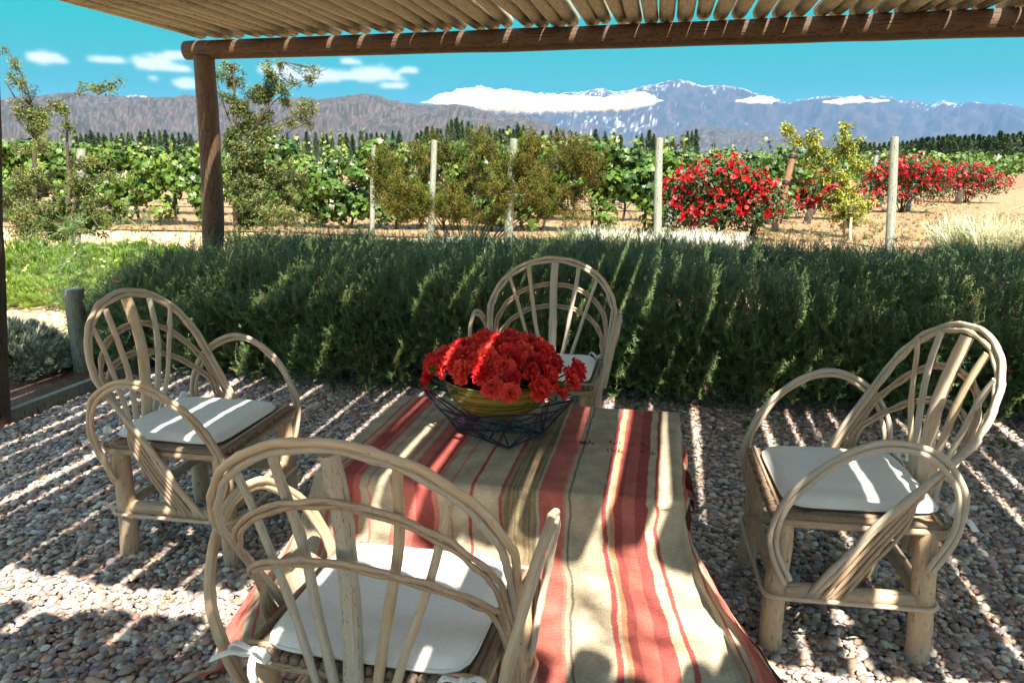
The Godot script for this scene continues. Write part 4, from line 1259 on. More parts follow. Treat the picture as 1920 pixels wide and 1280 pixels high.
func trees() -> void:
	var pal := [Color(0.085, 0.110, 0.020), Color(0.060, 0.085, 0.018), Color(0.115, 0.132, 0.032), Color(0.040, 0.062, 0.015)]
	var b1 := gp(118, 497)
	woody("young_oak", "slender young tree with small leaves and a thick dark trunk on the green mounds", "tree", "young trees before the vineyard", b1, 11.2,
		[[[[118, 497, 0], [122, 440, 0], [128, 380, 0.05], [126, 300, 0.05], [124, 215, 0]], 0.045, true], [[[124, 440, 0], [145, 380, -0.2], [185, 330, -0.3], [215, 300, -0.3]], 0.016, false], [[[122, 400, 0], [90, 350, 0.2], [70, 310, 0.3]], 0.016, false], [[[125, 262, 0], [112, 245, 0.1], [95, 232, 0.1]], 0.008, false], [[[60, 215, 0.2], [108, 190, 0.1], [155, 172, 0], [222, 152, -0.1]], 0.008, false]],
		[[120, 205, 12, 16, 1.2], [128, 232, 14, 10, 1], [116, 195, 8, 9, 1], [178, 162, 16, 7, 1.3], [205, 156, 12, 6, 1.2], [222, 151, 8, 4, 1], [160, 158, 8, 8, 1], [95, 190, 14, 6, 1], [130, 330, 40, 30, .7], [170, 350, 45, 35, .7], [110, 390, 50, 40, .9], [165, 400, 55, 35, .9], [70, 400, 40, 35, .8], [140, 430, 45, 16, .7], [200, 370, 25, 28, .6], [150, 300, 40, 20, .6], [60, 330, 40, 26, .7], [190, 420, 40, 18, .8], [100, 430, 50, 20, .9], [215, 330, 22, 18, .5], [20, 420, 40, 26, .8]], LEAF, mats.leaf, 0.036, 0.06, pal, 1.0, mats.bark)
	var b2 := gp(66, 478)
	woody("young_oak", "taller pale-stemmed young tree at the picture's left edge beside the dark post", "tree", "young trees before the vineyard", b2, 12.2,
		[[[[68, 478, 0], [66, 400, 0], [63, 300, 0], [62, 255, 0], [45, 215, 0.1], [8, 150, 0.2]], 0.036, true], [[[64, 330, 0], [66, 260, 0], [60, 205, 0], [44, 152, 0.1], [24, 112, 0.1], [4, 88, 0.1]], 0.022, false], [[[56, 474, 0.1], [50, 420, 0.2], [30, 360, 0.2]], 0.02, true]],
		[[18, 106, 9, 5, 1], [26, 120, 8, 7, 1], [14, 136, 11, 6, 1], [36, 141, 10, 9, 1], [60, 158, 5, 5, .8], [25, 155, 12, 5, 1], [12, 90, 6, 5, .7], [45, 205, 22, 16, 1], [75, 222, 26, 18, 1.2], [60, 235, 24, 14, 1.1], [88, 205, 15, 12, 1], [35, 188, 18, 10, .8], [25, 215, 10, 8, .7], [30, 280, 26, 16, .6], [90, 270, 26, 16, .7], [30, 340, 34, 30, .7], [80, 340, 36, 28, .7], [30, 400, 30, 34, .9], [80, 405, 34, 30, .8], [-20, 370, 30, 60, .8], [40, 440, 40, 14, .7]], LEAF, mats.leaf, 0.036, 0.06, pal, 1.0, mats.bark)
	var pal2 := [Color(0.088, 0.112, 0.027), Color(0.060, 0.085, 0.020), Color(0.12, 0.138, 0.045), Color(0.046, 0.068, 0.016), Color(0.075, 0.095, 0.022)]
	var b3 := gp(445, 470)
	woody("young_oak", "bushy young tree rising behind the corner post to the beam", "tree", "young trees before the vineyard", b3, 12.6,
		[[[[445, 470, 0], [440, 380, 0], [438, 300, 0], [441, 210, 0], [436, 120, 0]], 0.05, true], [[[442, 330, 0], [455, 270, 0.1], [490, 220, 0.1], [515, 165, 0.1], [530, 115, 0.1]], 0.024, false], [[[460, 260, 0], [500, 205, -0.2], [545, 165, -0.3], [612, 128, -0.4]], 0.014, false], [[[445, 300, 0], [500, 240, -0.3], [585, 205, -0.4]], 0.014, false], [[[445, 330, 0], [500, 285, 0.2], [545, 245, 0.3], [580, 230, 0.3]], 0.014, false], [[[440, 250, 0], [420, 200, 0.2], [405, 150, 0.2], [385, 118, 0.2]], 0.016, false], [[[442, 420, 0], [480, 380, 0.2], [530, 340, 0.3]], 0.02, false]],
		[[430, 122, 20, 8, 1], [436, 150, 22, 18, 1], [428, 185, 12, 14, 1], [455, 200, 22, 25, 1.2], [480, 170, 24, 28, 1.2], [500, 130, 18, 18, 1.1], [528, 116, 9, 10, 1], [505, 160, 22, 16, 1], [530, 158, 14, 12, .9], [555, 152, 12, 6, 1], [578, 142, 14, 7, 1.2], [600, 133, 13, 6, 1.2], [470, 230, 32, 30, 1.3], [500, 215, 22, 14, 1], [545, 195, 14, 8, 1], [570, 188, 20, 6, 1.2], [560, 203, 26, 6, 1.2], [585, 202, 14, 5, 1], [440, 260, 30, 30, 1.1], [490, 250, 30, 18, 1], [520, 238, 18, 8, 1], [575, 228, 14, 4, 1], [545, 233, 18, 7, 1], [480, 300, 55, 30, .8], [450, 340, 40, 35, .8], [510, 345, 55, 35, .8], [470, 400, 55, 40, 1], [530, 400, 45, 35, .8], [445, 440, 45, 20, .9], [505, 440, 40, 14, .7], [395, 135, 16, 14, .8], [395, 175, 14, 14, .7], [560, 330, 30, 26, .6], [545, 370, 34, 26, .7], [440, 290, 40, 24, .8], [520, 300, 36, 22, .7], [560, 420, 30, 22, .7], [480, 370, 50, 30, .9]], LEAF, mats.leaf, 0.038, 0.062, pal2, 1.05, mats.bark)
	# resinous desert shrub before the vines
	var pal3 := [Color(0.078, 0.080, 0.015), Color(0.105, 0.100, 0.021), Color(0.050, 0.060, 0.012), Color(0.090, 0.072, 0.022), Color(0.050, 0.070, 0.012)]
	var b4 := gp(905, 462)
	var stems := []; var clumps := []
	for k in 16:
		var u1 := 700.0 + 430.0 * k / 15.0 + rng.randf_range(-15, 15)
		var v1 := 275.0 + 60.0 * absf(k - 7.5) / 7.5 + rng.randf_range(-15, 25)
		var u0 := 880.0 + (u1 - 905) * 0.16
		stems.append([[[u0, 462, 0], [lerpf(u0, u1, 0.3), 415, rng.randf_range(-0.2, 0.2)], [lerpf(u0, u1, 0.7), lerpf(415, v1, 0.6), rng.randf_range(-0.4, 0.4)], [u1, v1, rng.randf_range(-0.5, 0.5)]], 0.016, true])
	for k in 84:
		var a := rng.randf_range(-1, 1); var e := rng.randf_range(-1, 1)
		clumps.append([915 + a * 205, 335 + e * (82 - 30 * a * a) - 8, rng.randf_range(22, 42), rng.randf_range(16, 32), rng.randf_range(0.6, 1.0), rng.randf_range(-0.9, 0.7)])
	clumps.append_array([[760, 410, 50, 20, .6, 0.0], [1090, 420, 40, 16, .7, 0.0], [1060, 400, 60, 25, .7, 0.0], [720, 380, 30, 25, .6, 0.0], [985, 262, 30, 16, .8, 0.0], [860, 258, 36, 12, .8, 0.0], [905, 250, 30, 10, .7, 0.1]])
	woody("desert_shrub", "wide olive-brown twiggy shrub in front of the vines between the grey posts", "shrub", "", b4, 13.2, stems, clumps, LEAF, mats.dull, 0.026, 0.046, pal3, 0.95, mats.bark, 0.005)
	# young yellow-leaved tree
	var pal4 := [Color(0.21, 0.225, 0.022), Color(0.16, 0.19, 0.022), Color(0.10, 0.145, 0.018), Color(0.26, 0.25, 0.03)]
	var b5 := gp(1583, 446)
	woody("yellow_tree", "young yellow-leaved tree with feathery leaves before the rose bushes", "tree", "", b5, 15.2,
		[[[[1583, 446, 0], [1584, 400, 0], [1582, 330, 0], [1584, 280, 0], [1588, 232, 0]], 0.028, true], [[[1583, 350, 0], [1545, 310, 0.1], [1510, 265, 0.1], [1475, 240, 0.1]], 0.014, false], [[[1584, 340, 0], [1535, 290, -0.1], [1522, 250, -0.1]], 0.012, false], [[[1584, 380, 0], [1610, 350, 0], [1620, 320, 0]], 0.01, false]],
		[[1478, 243, 22, 13, 0.84], [1490, 262, 22, 12, 0.77], [1525, 258, 22, 16, 0.84], [1530, 280, 33, 18, 0.84], [1545, 300, 36, 21, 0.84], [1588, 238, 18, 13, 0.84], [1590, 258, 30, 13, 0.84], [1580, 280, 33, 16, 0.77], [1600, 300, 30, 16, 0.7], [1575, 330, 36, 16, 0.56], [1575, 355, 47, 18, 0.7], [1590, 380, 53, 18, 0.77], [1575, 400, 47, 16, 0.7], [1600, 415, 36, 10, 0.56], [1550, 335, 30, 16, 0.56]], LEAF, mats.leaf, 0.05, 0.085, pal4, 0.62, mats.bark)

# ---------------------------------------------------------------- vineyard
func vine(label: String, group: String, at: Vector3, n: int, wide: float, tall: float, low: float) -> void:
	var t := thing("grape_vine", at, label, "grape vine", group)
	var tr := MB.new()
	var lean := rng.randf_range(-0.12, 0.12)
	var sp := spline([Vector3(0, -0.03, 0), Vector3(lean, 0.35, 0.03), Vector3(lean * 0.5, 0.72, 0), Vector3(lean, 0.95, -0.02)], 4)
	tr.tube(sp, even(sp.size(), 0.034, 0.024, 0.15), 7, false, false, 1.0, 0.5)
	for s in [-1, 1]:
		var arm := spline([Vector3(lean, 0.9, 0), Vector3(lean + s * 0.3, 0.96, 0.02), Vector3(lean + s * wide * 0.55, 0.95, 0)], 4)
		tr.tube(arm, even(arm.size(), 0.022, 0.012, 0.1), 6, false, false, 1.0, 0.5)
	var xf := []; var cols := PackedColorArray()
	var pal := [Color(0.058, 0.108, 0.014), Color(0.042, 0.085, 0.012), Color(0.085, 0.135, 0.020), Color(0.13, 0.17, 0.032), Color(0.03, 0.065, 0.010)]
	var lumps := []
	for k in 18: lumps.append([Vector3(rng.randf_range(-0.5, 0.5) * wide, rng.randf_range(low + 0.25, tall - 0.15), rng.randf_range(-0.2, 0.25)), Vector3(rng.randf_range(0.22, 0.4), rng.randf_range(0.16, 0.32), rng.randf_range(0.2, 0.34))])
	if rng.randf() < 0.85: lumps.append([Vector3(rng.randf_range(-0.4, 0.4), 0.42, 0.15), Vector3(0.3, 0.34, 0.25)])
	for l in lumps: blob(xf, cols, l[0], l[1], n / lumps.size(), 0.085, 0.15, pal[[0, 1, 0, 4, 2][rng.randi() % 5]], 0.35, 0.75, 0.5)
	# loose shoots above the canopy
	for k in 5:
		var b := Vector3(lean + rng.randf_range(-0.5, 0.5) * wide, 0.95, 0.0)
		var e := Vector3(b.x + rng.randf_range(-0.15, 0.15), tall + rng.randf_range(-0.05, 0.25), rng.randf_range(-0.2, 0.2))
		tr.tube(PackedVector3Array([b, (b + e) * 0.5 + rnd_dir() * 0.03, e]), even(3, 0.006, 0.003), 4, false)
		for j in 9: blob(xf, cols, b.lerp(e, 0.5 + j / 16.0), Vector3.ONE * 0.05, 1, 0.06, 0.11, pal[3], 0.2, 0.0, 0.3)
	part("trunk", tr.mesh(), mats.bark, t)
	bake("foliage", VINE, mats.vine, xf, cols, t)

func row_end(z: float) -> float:
	return 0.7 + 0.62 * (-z - 16.6)

func vineyard() -> void:
	var ordinal := ["first", "second", "third", "fourth", "fifth", "sixth", "seventh", "eighth", "ninth", "tenth", "eleventh", "twelfth", "thirteenth", "fourteenth", "fifteenth", "sixteenth", "seventeenth", "eighteenth", "nineteenth", "twentieth"]
	var nth := 0
	var x := -0.45
	while x > -19.0:
		nth += 1
		vine("%s leafy grape vine of the nearest row counting from the rose bush end" % ordinal[nth - 1], "vines of the nearest row", Vector3(x, 0, -16.6 + rng.randf_range(-0.1, 0.1)), 1700, 1.6, rng.randf_range(1.82, 2.08), rng.randf_range(0.12, 0.5))
		x -= 1.12
	x = row_end(-20.0)
	nth = 0
	while x > -18.0:
		nth += 1
		vine("%s grape vine of the second row counting from its rose bush end" % ordinal[mini(nth, 20) - 1], "vines of the second row", Vector3(x, 0, -20.0 + rng.randf_range(-0.1, 0.1)), 700, 1.45, rng.randf_range(1.7, 1.95), 0.55)
		x -= 1.3
	var xf := []; var cols := PackedColorArray()
	var pal := [Color(0.058, 0.105, 0.014), Color(0.042, 0.082, 0.012), Color(0.085, 0.130, 0.020)]
	var z := -23.4
	while z > -105.0:
		var x1 := row_end(z) + (0.0 if z > -60 else 40.0); var x0 := -4.0 - absf(z + 23.0) * 0.15
		var n := int((x1 - x0) * (70.0 if z > -45 else 26.0))
		var s := 0.16 if z > -45 else 0.34
		for k in n:
			var px := rng.randf_range(x0, x1)
			var top := 1.72 + 0.16 * sin(px * 1.7 + z) + 0.1 * sin(px * 4.1)
			blob(xf, cols, Vector3(px, lerpf(0.6, top, pow(rng.randf(), 0.55)), z + rng.randf_range(-0.35, 0.35)), Vector3.ONE * 0.15, 1, s * 0.7, s * 1.15, pal[rng.randi() % 3], 0.5, 0.0, 0.4)
		z -= 3.4
	print("far vine leaves ", xf.size())
	tag(swarm("vineyard", VINE, mats.vine, xf, cols, self), "green mass of further vine rows running back to the poplars", "vineyard", "", "stuff")
	# trellis wires and drip hose of the first two rows
	for q in [[-16.6, 1.05, 0.004], [-16.6, 1.55, 0.004], [-16.6, 0.46, 0.011], [-20.0, 1.5, 0.005], [-20.0, 0.9, 0.005], [-20.0, 0.46, 0.011]]:
		var b := MB.new()
		b.tube(PackedVector3Array([Vector3(-20, 0, 0), Vector3(-10, -0.02, 0), Vector3(-5, 0.01, 0), Vector3(row_end(q[0]) + 0.4, 0, 0)]), even(4, q[2]), 5)
		var hose: bool = q[2] > 0.01
		var o := part("drip_hose" if hose else "trellis_wire", b.mesh(), mats.black_tape if hose else mats.metal_wire, self)
		o.position = Vector3(0, q[1], q[0])
		tag(o, "%s strung along the %s vine row" % ["black drip hose" if hose else ("upper trellis wire" if q[1] > 1.3 else "lower trellis wire"), "nearest" if q[0] > -18 else "second"], "hose" if hose else "wire")

func post(called: String, label: String, cat: String, u0: float, v0: float, v1: float, u1: float, wpx: float, m: Material, group: String) -> Node3D:
	var base := gp(u0, v0)
	var depth := (base - EYE).dot(-cam_basis.z)
	var top := at_depth(u1, v1, depth) - base
	var t := thing(called, base, label, cat, group)
	var r := wpx * depth / FOCAL * 0.5
	part("shaft", log_mesh(Vector3(0, -0.02, 0), top, r * 1.08, r * 0.95, 0.012, 12, 12, 0.9), m, t)
	return t

func posts() -> void:
	post("fence_post", "flat-topped grey post among the young trees", "post", 137, 474, 281, 153, 17, mats.grey_post, "grey fence posts before the vineyard")
	post("fence_post", "mottled grey post half hidden by the olive-brown shrub", "post", 806, 474, 264, 814, 12, mats.grey_post, "grey fence posts before the vineyard")
	post("fence_post", "tall pale post standing clear at the middle of the shrub", "post", 951, 470, 262, 963, 16, mats.grey_post, "grey fence posts before the vineyard")
	post("fence_post", "straight grey post beside the nearest red rose bush", "post", 1232, 468, 260, 1237, 15, mats.grey_post, "grey fence posts before the vineyard")
	post("fence_post", "crooked pale post between the far red rose bushes", "post", 1669, 468, 258, 1678, 16, mats.grey_post, "grey fence posts before the vineyard")
	post("trellis_post", "slim grey post inside the nearest vine row", "post", 697, 437, 272, 700, 9, mats.grey_post, "trellis posts of the vine rows")
	for q in [[1252, 425, 283, 1278, 11, "leaning white-sided end post at the start of the nearest row", mats.grey_post], [1368, 410, 286, 1395, 11, "leaning pale end post above the nearest rose bush", mats.grey_post], [1452, 432, 288, 1488, 13, "leaning brown end post wound with black tape", mats.old_post], [1630, 395, 283, 1645, 8, "small leaning end post left of the crooked fence post", mats.grey_post], [1702, 395, 291, 1722, 9, "leaning grey end post right of the crooked fence post", mats.grey_post]]:
		var t := post("end_post", q[5], "post", q[0], q[1], q[2], q[3], q[4], q[6], "leaning end posts of the vine rows")
		var base := t.position
		var depth := (base - EYE).dot(-cam_basis.z)
		var top: Vector3 = at_depth(q[3], q[2], depth) - base
		var r: float = q[4] * depth / FOCAL * 0.5
		for k in [0.96, 0.62]:
			var b := MB.new()
			b.tube(PackedVector3Array([top * (k - 0.02), top * (k + 0.02)]), even(2, r * 1.18), 10)
			part("tape_band", b.mesh(), mats.black_tape, t)
	for q in [[1512, 419, 392, 1522, 13, "weathered anchor stump beside the second rose bush"], [1648, 388, 366, 1652, 10, "weathered anchor stump behind the crooked post"], [1796, 382, 358, 1803, 12, "weathered anchor stump under the farthest rose bush"], [1408, 446, 404, 1424, 11, "leaning anchor stump under the nearest rose bush"]]:
		post("anchor_stump", q[5], "stump", q[0], q[1], q[2], q[3], q[4], mats.bark, "anchor stumps of the vine rows")
	post("wooden_stake", "thin wooden stake beside the yellow tree", "stake", 1595, 448, 408, 1596, 5, mats.chair_log, "")
	# anchor guy wires from the brown end post
	var b := MB.new()
	var a := gp(1475, 320); a = at_depth(1472, 345, 17.0)
	b.tube(PackedVector3Array([a, at_depth(1515, 395, 19.0)]), even(2, 0.008), 5)
	var o := part("guy_wire", b.mesh(), mats.metal_wire, self)
	tag(o, "taut guy wire from the brown end post to its stump", "wire")

func rose_bush(label: String, u: float, v: float, half: float, top: float, n: int, fl: int) -> void:
	var base := gp(u, v)
	var depth := (base - EYE).dot(-cam_basis.z)
	var k := depth / FOCAL
	var t := thing("rose_bush", base, label, "rose bush", "red rose bushes at the row ends")
	var h := (at_depth(u, top, depth) - base).y
	var tr := MB.new()
	for i in 7:
		var e := Vector3(rng.randf_range(-0.6, 0.6) * half * k, h * rng.randf_range(0.5, 0.8), rng.randf_range(-0.4, 0.4))
		tr.tube(spline([Vector3(rng.randf_range(-0.1, 0.1), -0.03, 0), e * 0.5 + Vector3(0, 0.1, 0), e], 4), even(9, 0.02, 0.008), 5, false)
	part("stems", tr.mesh(), mats.bark, t)
	var xf := []; var cols := PackedColorArray(); var fx := []; var fc := PackedColorArray()
	var lumps := []
	for i in 20:
		var a := (i + 0.5) / 10.0 - 1.0 + rng.randf_range(-0.08, 0.08)
		lumps.append([Vector3(a * half * k * 0.72, h * (0.24 + 0.56 * [0.2, 1.0, 0.6, 0.95, 0.75][i % 5] * (1.0 - 0.5 * a * a)), rng.randf_range(-0.4, 0.4) * half * k * 0.5), Vector3(half * k * 0.36, h * 0.22, half * k * 0.32) * rng.randf_range(0.8, 1.2)])
	for l in lumps:
		blob(xf, cols, l[0], l[1], n / 20, 0.07, 0.115, Color(0.030, 0.066, 0.016), 0.3, 0.7, 0.5)
		var groups := fl / 20 / 2 + 1
		for g in groups:
			var d := rnd_dir(); d.z = absf(d.z); d.y = d.y * 0.7 + 0.3; d = d.normalized()
			var c: Vector3 = l[0] + d * l[1] * 1.04
			for j in rng.randi_range(2, 7):
				var p := c + rnd_dir() * 0.09
				var nrm := (d + rnd_dir() * 0.5).normalized()
				fx.append(Transform3D(aim(nrm, rng.randf() * TAU) * Basis.from_scale(Vector3.ONE * rng.randf_range(0.06, 0.098)), p))
				var col: Color = [Color(0.40, 0.008, 0.012), Color(0.30, 0.006, 0.010), Color(0.48, 0.014, 0.016), Color(0.44, 0.10, 0.11)][rng.randi() % 4]
				fc.append(tint(col, 0.2, 0.1))
	bake("foliage", LEAF, mats.leaf, xf, cols, t)
	bake("blossoms", TROSE, mats.petal, fx, fc, t)

func roses() -> void:
	rose_bush("largest nearest red rose bush at the end of the first row", 1350, 449, 112, 300, 10500, 430)
	rose_bush("red rose bush behind the yellow tree", 1520, 410, 62, 322, 3600, 250)
	rose_bush("red rose bush behind the crooked grey post", 1690, 398, 84, 290, 6000, 420)
	rose_bush("farthest red rose bush beside the sandy road", 1812, 380, 66, 304, 4200, 330)

# ---------------------------------------------------------------- low plants
func tussock(called: String, label: String, cat: String, group: String, u: float, v: float, h: float, spread: float, pal: Array, n: int, sd: int, thin := 0.006) -> void:
	var base := gp(u, v)
	var t := thing(called, base, label, cat, group)
	var mesh := tuft_mesh(sd, 34, 0.55, thin, 0.6)
	var xf := []; var cols := PackedColorArray()
	for k in n:
		var a := rng.randf() * TAU; var rr := sqrt(rng.randf()) * spread
		var out := Vector3(cos(a), 0, sin(a))
		xf.append(Transform3D(Basis(out.cross(Vector3.UP), -rr / spread * 0.5) * Basis(Vector3.UP, rng.randf() * TAU) * Basis.from_scale(Vector3.ONE * h * rng.randf_range(0.6, 1.1)), out * rr + Vector3(0, -0.02, 0)))
		cols.append(tint(pal[rng.randi() % pal.size()], 0.2, 0.06))
	swarm("blades", mesh, mats.dull, xf, cols, t)

func mound(called: String, label: String, cat: String, group: String, at: Vector3, r: Vector3, pal: Array, n: int, leaf_len: float, flowers := 0) -> void:
	var t := thing(called, at, label, cat, group)
	var wood_b := MB.new()
	for k in 50:
		var d := rnd_dir(); d.y = absf(d.y)
		wood_b.tube(PackedVector3Array([Vector3(d.x * r.x * 0.3, -0.02, d.z * r.z * 0.3), d * r * 0.45 + Vector3(0, 0.03, 0), d * r * 0.85]), even(3, 0.006, 0.003), 4, false)
	part("woody_stems", wood_b.mesh(), mats.bark, t).set_meta("kind", "stuff")
	var mesh := tuft_mesh(31 + int(leaf_len * 1000), 26, 0.7, 0.02, 0.2)
	var xf := []; var cols := PackedColorArray()
	for k in n:
		var d := rnd_dir(); d.y = absf(d.y)
		var p := d * r * (rng.randf_range(0.74, 0.98) if rng.randf() < 0.6 else rng.randf_range(0.25, 0.8))
		var dir := (d / r).normalized() + Vector3(0, 0.5, 0) + rnd_dir() * 0.4
		xf.append(Transform3D(aim(dir, rng.randf() * TAU) * Basis.from_scale(Vector3.ONE * leaf_len * rng.randf_range(0.7, 1.3)), p))
		cols.append(tint(pal[rng.randi() % pal.size()], 0.25, 0.1))
	swarm("foliage", mesh, mats.leaf, xf, cols, t)
	if flowers > 0:
		var fx := []; var fc := PackedColorArray()
		for k in flowers:
			var d := rnd_dir(); d.y = absf(d.y)
			fx.append(Transform3D(aim(d, 0) * Basis.from_scale(Vector3.ONE * 0.035), d * r * 1.02 + Vector3(0, 0.05, 0)))
			fc.append(Color(0.75, 0.70, 0.38))
		swarm("blossoms", TROSE, mats.dull, fx, fc, t).set_meta("kind", "stuff")

func low_plants() -> void:
	var green := [Color(0.085, 0.165, 0.010), Color(0.062, 0.130, 0.010), Color(0.115, 0.195, 0.016)]
	var g2 := "bright green mounds beside the path"
	mound("green_mound", "bright green feathery mound left of the tree trunk", "ground cover", g2, gp(55, 520), Vector3(0.95, 0.46, 0.8), green, 900, 0.11)
	mound("green_mound", "bright green feathery mound right of the tree trunk", "ground cover", g2, gp(235, 512), Vector3(1.45, 0.40, 0.9), green, 1300, 0.11, 30)
	mound("green_mound", "yellow-dotted feathery mound in front of the tree trunk", "ground cover", g2, gp(165, 545), Vector3(1.05, 0.34, 0.75), green, 1100, 0.10, 60)
	mound("green_mound", "low feathery mound bordering the sandy path", "ground cover", g2, gp(120, 566), Vector3(0.75, 0.24, 0.45), [Color(0.17, 0.25, 0.04), Color(0.14, 0.22, 0.03)], 900, 0.09)
	mound("green_mound", "small feathery mound at the dark post's edge", "ground cover", g2, gp(18, 566), Vector3(0.40, 0.30, 0.40), [Color(0.17, 0.25, 0.04), Color(0.14, 0.22, 0.03)], 600, 0.09, 10)
	var grey := [Color(0.24, 0.28, 0.20), Color(0.19, 0.24, 0.18), Color(0.30, 0.33, 0.25)]
	mound("grey_shrub", "rounded grey-green shrub against the dark edge post", "shrub", "grey-green shrubs beside the terrace", gp(24, 694), Vector3(0.46, 0.36, 0.40), grey, 1300, 0.07)
	mound("grey_shrub", "paler grey-green tuft between the shrub and the short post", "shrub", "grey-green shrubs beside the terrace", gp(112, 678), Vector3(0.27, 0.19, 0.24), [Color(0.30, 0.34, 0.22), Color(0.26, 0.30, 0.20)], 520, 0.06)
	mound("grey_shrub", "grey-green shrub by the sandy path behind the rounded one", "shrub", "grey-green shrubs beside the terrace", gp(30, 645), Vector3(0.36, 0.20, 0.28), [Color(0.30, 0.34, 0.24), Color(0.26, 0.31, 0.22)], 700, 0.06)
	var white := [Color(0.60, 0.60, 0.54), Color(0.50, 0.51, 0.44), Color(0.68, 0.68, 0.63)]
	var pale := [Color(0.34, 0.35, 0.20), Color(0.28, 0.30, 0.16), Color(0.42, 0.42, 0.28)]
	var gg := "pale tussocks behind the hedge"
	tussock("white_tussock", "brilliant white grass tussock at the foot of the straight grey post", "tussock", gg, 1255, 468, 0.42, 0.35, white, 70, 61)
	tussock("white_tussock", "brilliant white grass tussock under the nearest rose bush", "tussock", gg, 1305, 468, 0.46, 0.40, white, 80, 62)
	tussock("white_tussock", "thin white tussock left of the leaning anchor stump", "tussock", gg, 1365, 468, 0.38, 0.35, white, 40, 63)
	tussock("white_tussock", "pale tussock under the twiggy shrub", "tussock", gg, 1110, 468, 0.52, 0.55, white + pale, 90, 64)
	tussock("white_tussock", "pale tussock left of the straight grey post", "tussock", gg, 1180, 470, 0.44, 0.4, white + pale, 60, 65)
	tussock("white_tussock", "white tussock at the foot of the mottled post", "tussock", gg, 850, 474, 0.40, 0.45, white, 60, 66)
	tussock("white_tussock", "white tussock left of the tall pale post", "tussock", gg, 915, 474, 0.34, 0.4, white + pale, 50, 67)
	tussock("broom_plant", "large pale yellow broom at the end of the hedge", "shrub", gg, 1850, 475, 0.75, 0.75, pale + [Color(0.55, 0.54, 0.40)], 150, 68)
	tussock("broom_plant", "pale yellow broom cut by the picture's right edge", "shrub", gg, 1915, 478, 0.70, 0.6, pale + [Color(0.55, 0.54, 0.40)], 90, 69)
	tussock("green_tuft", "fresh green tuft under the shrub's edge", "tuft", "", 1075, 470, 0.4, 0.3, [Color(0.14, 0.20, 0.03)], 40, 70)
	# tiny weeds in the pebbles
	for q in [[1885, 838, "small weed in the pebbles behind the right chair"], [1412, 800, "tiny weed in the pebbles before the hedge"]]:
		tussock("weed", q[2], "weed", "weeds in the pebbles", q[0], q[1], 0.07, 0.05, [Color(0.12, 0.24, 0.03)], 7, 71, 0.02)
	# straw, weeds and clods scattered over the ground beyond the hedge
	var mesh := tuft_mesh(90, 16, 0.7, 0.012, 0.8)
	var xf := []; var cols := PackedColorArray()
	for k in 7600:
		var u := rng.randf_range(-60, 1980); var v := rng.randf_range(366, 454)
		if u < 1180 and rng.randf() < 0.3: continue
		if v > 432 and u < 1150 and rng.randf() < 0.8: continue
		var p := gp(u, v)
		if p.z < -45: continue
		if u > 1840 and v < 400: continue
		var straw := rng.randf() < 0.52
		xf.append(Transform3D(Basis(Vector3.UP, rng.randf() * TAU) * Basis.from_scale(Vector3(1.4, 0.75, 1.4) * rng.randf_range(0.06, 0.22)), p + Vector3(0, -0.03, 0)))
		cols.append(tint([Color(0.27, 0.20, 0.09), Color(0.20, 0.13, 0.06), Color(0.32, 0.25, 0.13)][rng.randi() % 3] if straw else Color(0.065, 0.085, 0.018), 0.3, 0.1))
	tag(swarm("dry_grass", mesh, mats.dull, xf, cols, self), "straw and weeds scattered over the sandy ground beyond the hedge", "dry grass", "", "stuff")
	# pebbles and litter on the sandy ground
	var sm := MB.new(); sm.ball(Vector3.ZERO, Vector3.ONE, 4, 6)
	xf = []; cols = PackedColorArray()
	for k in 2600:
		var p := gp(rng.randf_range(-60, 1980), rng.randf_range(378, 640))
		if p.z > -4.6 or (p.x > -4.6 and p.z > -8.0): continue
		var s := rng.randf_range(0.006, 0.022)
		xf.append(Transform3D(Basis(Vector3.UP, rng.randf() * TAU) * Basis.from_scale(Vector3(s * 1.4, s * 0.6, s)), p + Vector3(0, -0.024, 0)))
		cols.append(tint([Color(0.36, 0.27, 0.19), Color(0.22, 0.16, 0.11), Color(0.48, 0.40, 0.30)][rng.randi() % 3], 0.2, 0.05))
	tag(swarm("loose_stones", sm.mesh(), mats.pebble, xf, cols, self), "small loose stones and clods on the sandy path", "stones", "", "stuff")

func edging() -> void:
	var b := MB.new()
	b.box(Vector3(-0.022, -0.06, -0.62), Vector3(0.022, 0.075, 0.62))
	var o := part("edging_board", b.mesh(), mats.edge, self)
	o.position = Vector3(-3.755, 0.0, -4.10)
	tag(o, "pale timber board edging the pebbles beside the soil bed", "board")
	var t := thing("short_post", gp(155, 690), "short weathered post stub at the left end of the hedge", "post")
	part("shaft", log_mesh(Vector3(0, -0.03, 0), Vector3(0.012, 0.60, 0.0), 0.068, 0.066, 0.004, 14, 8, 0.9), mats.grey_post, t)

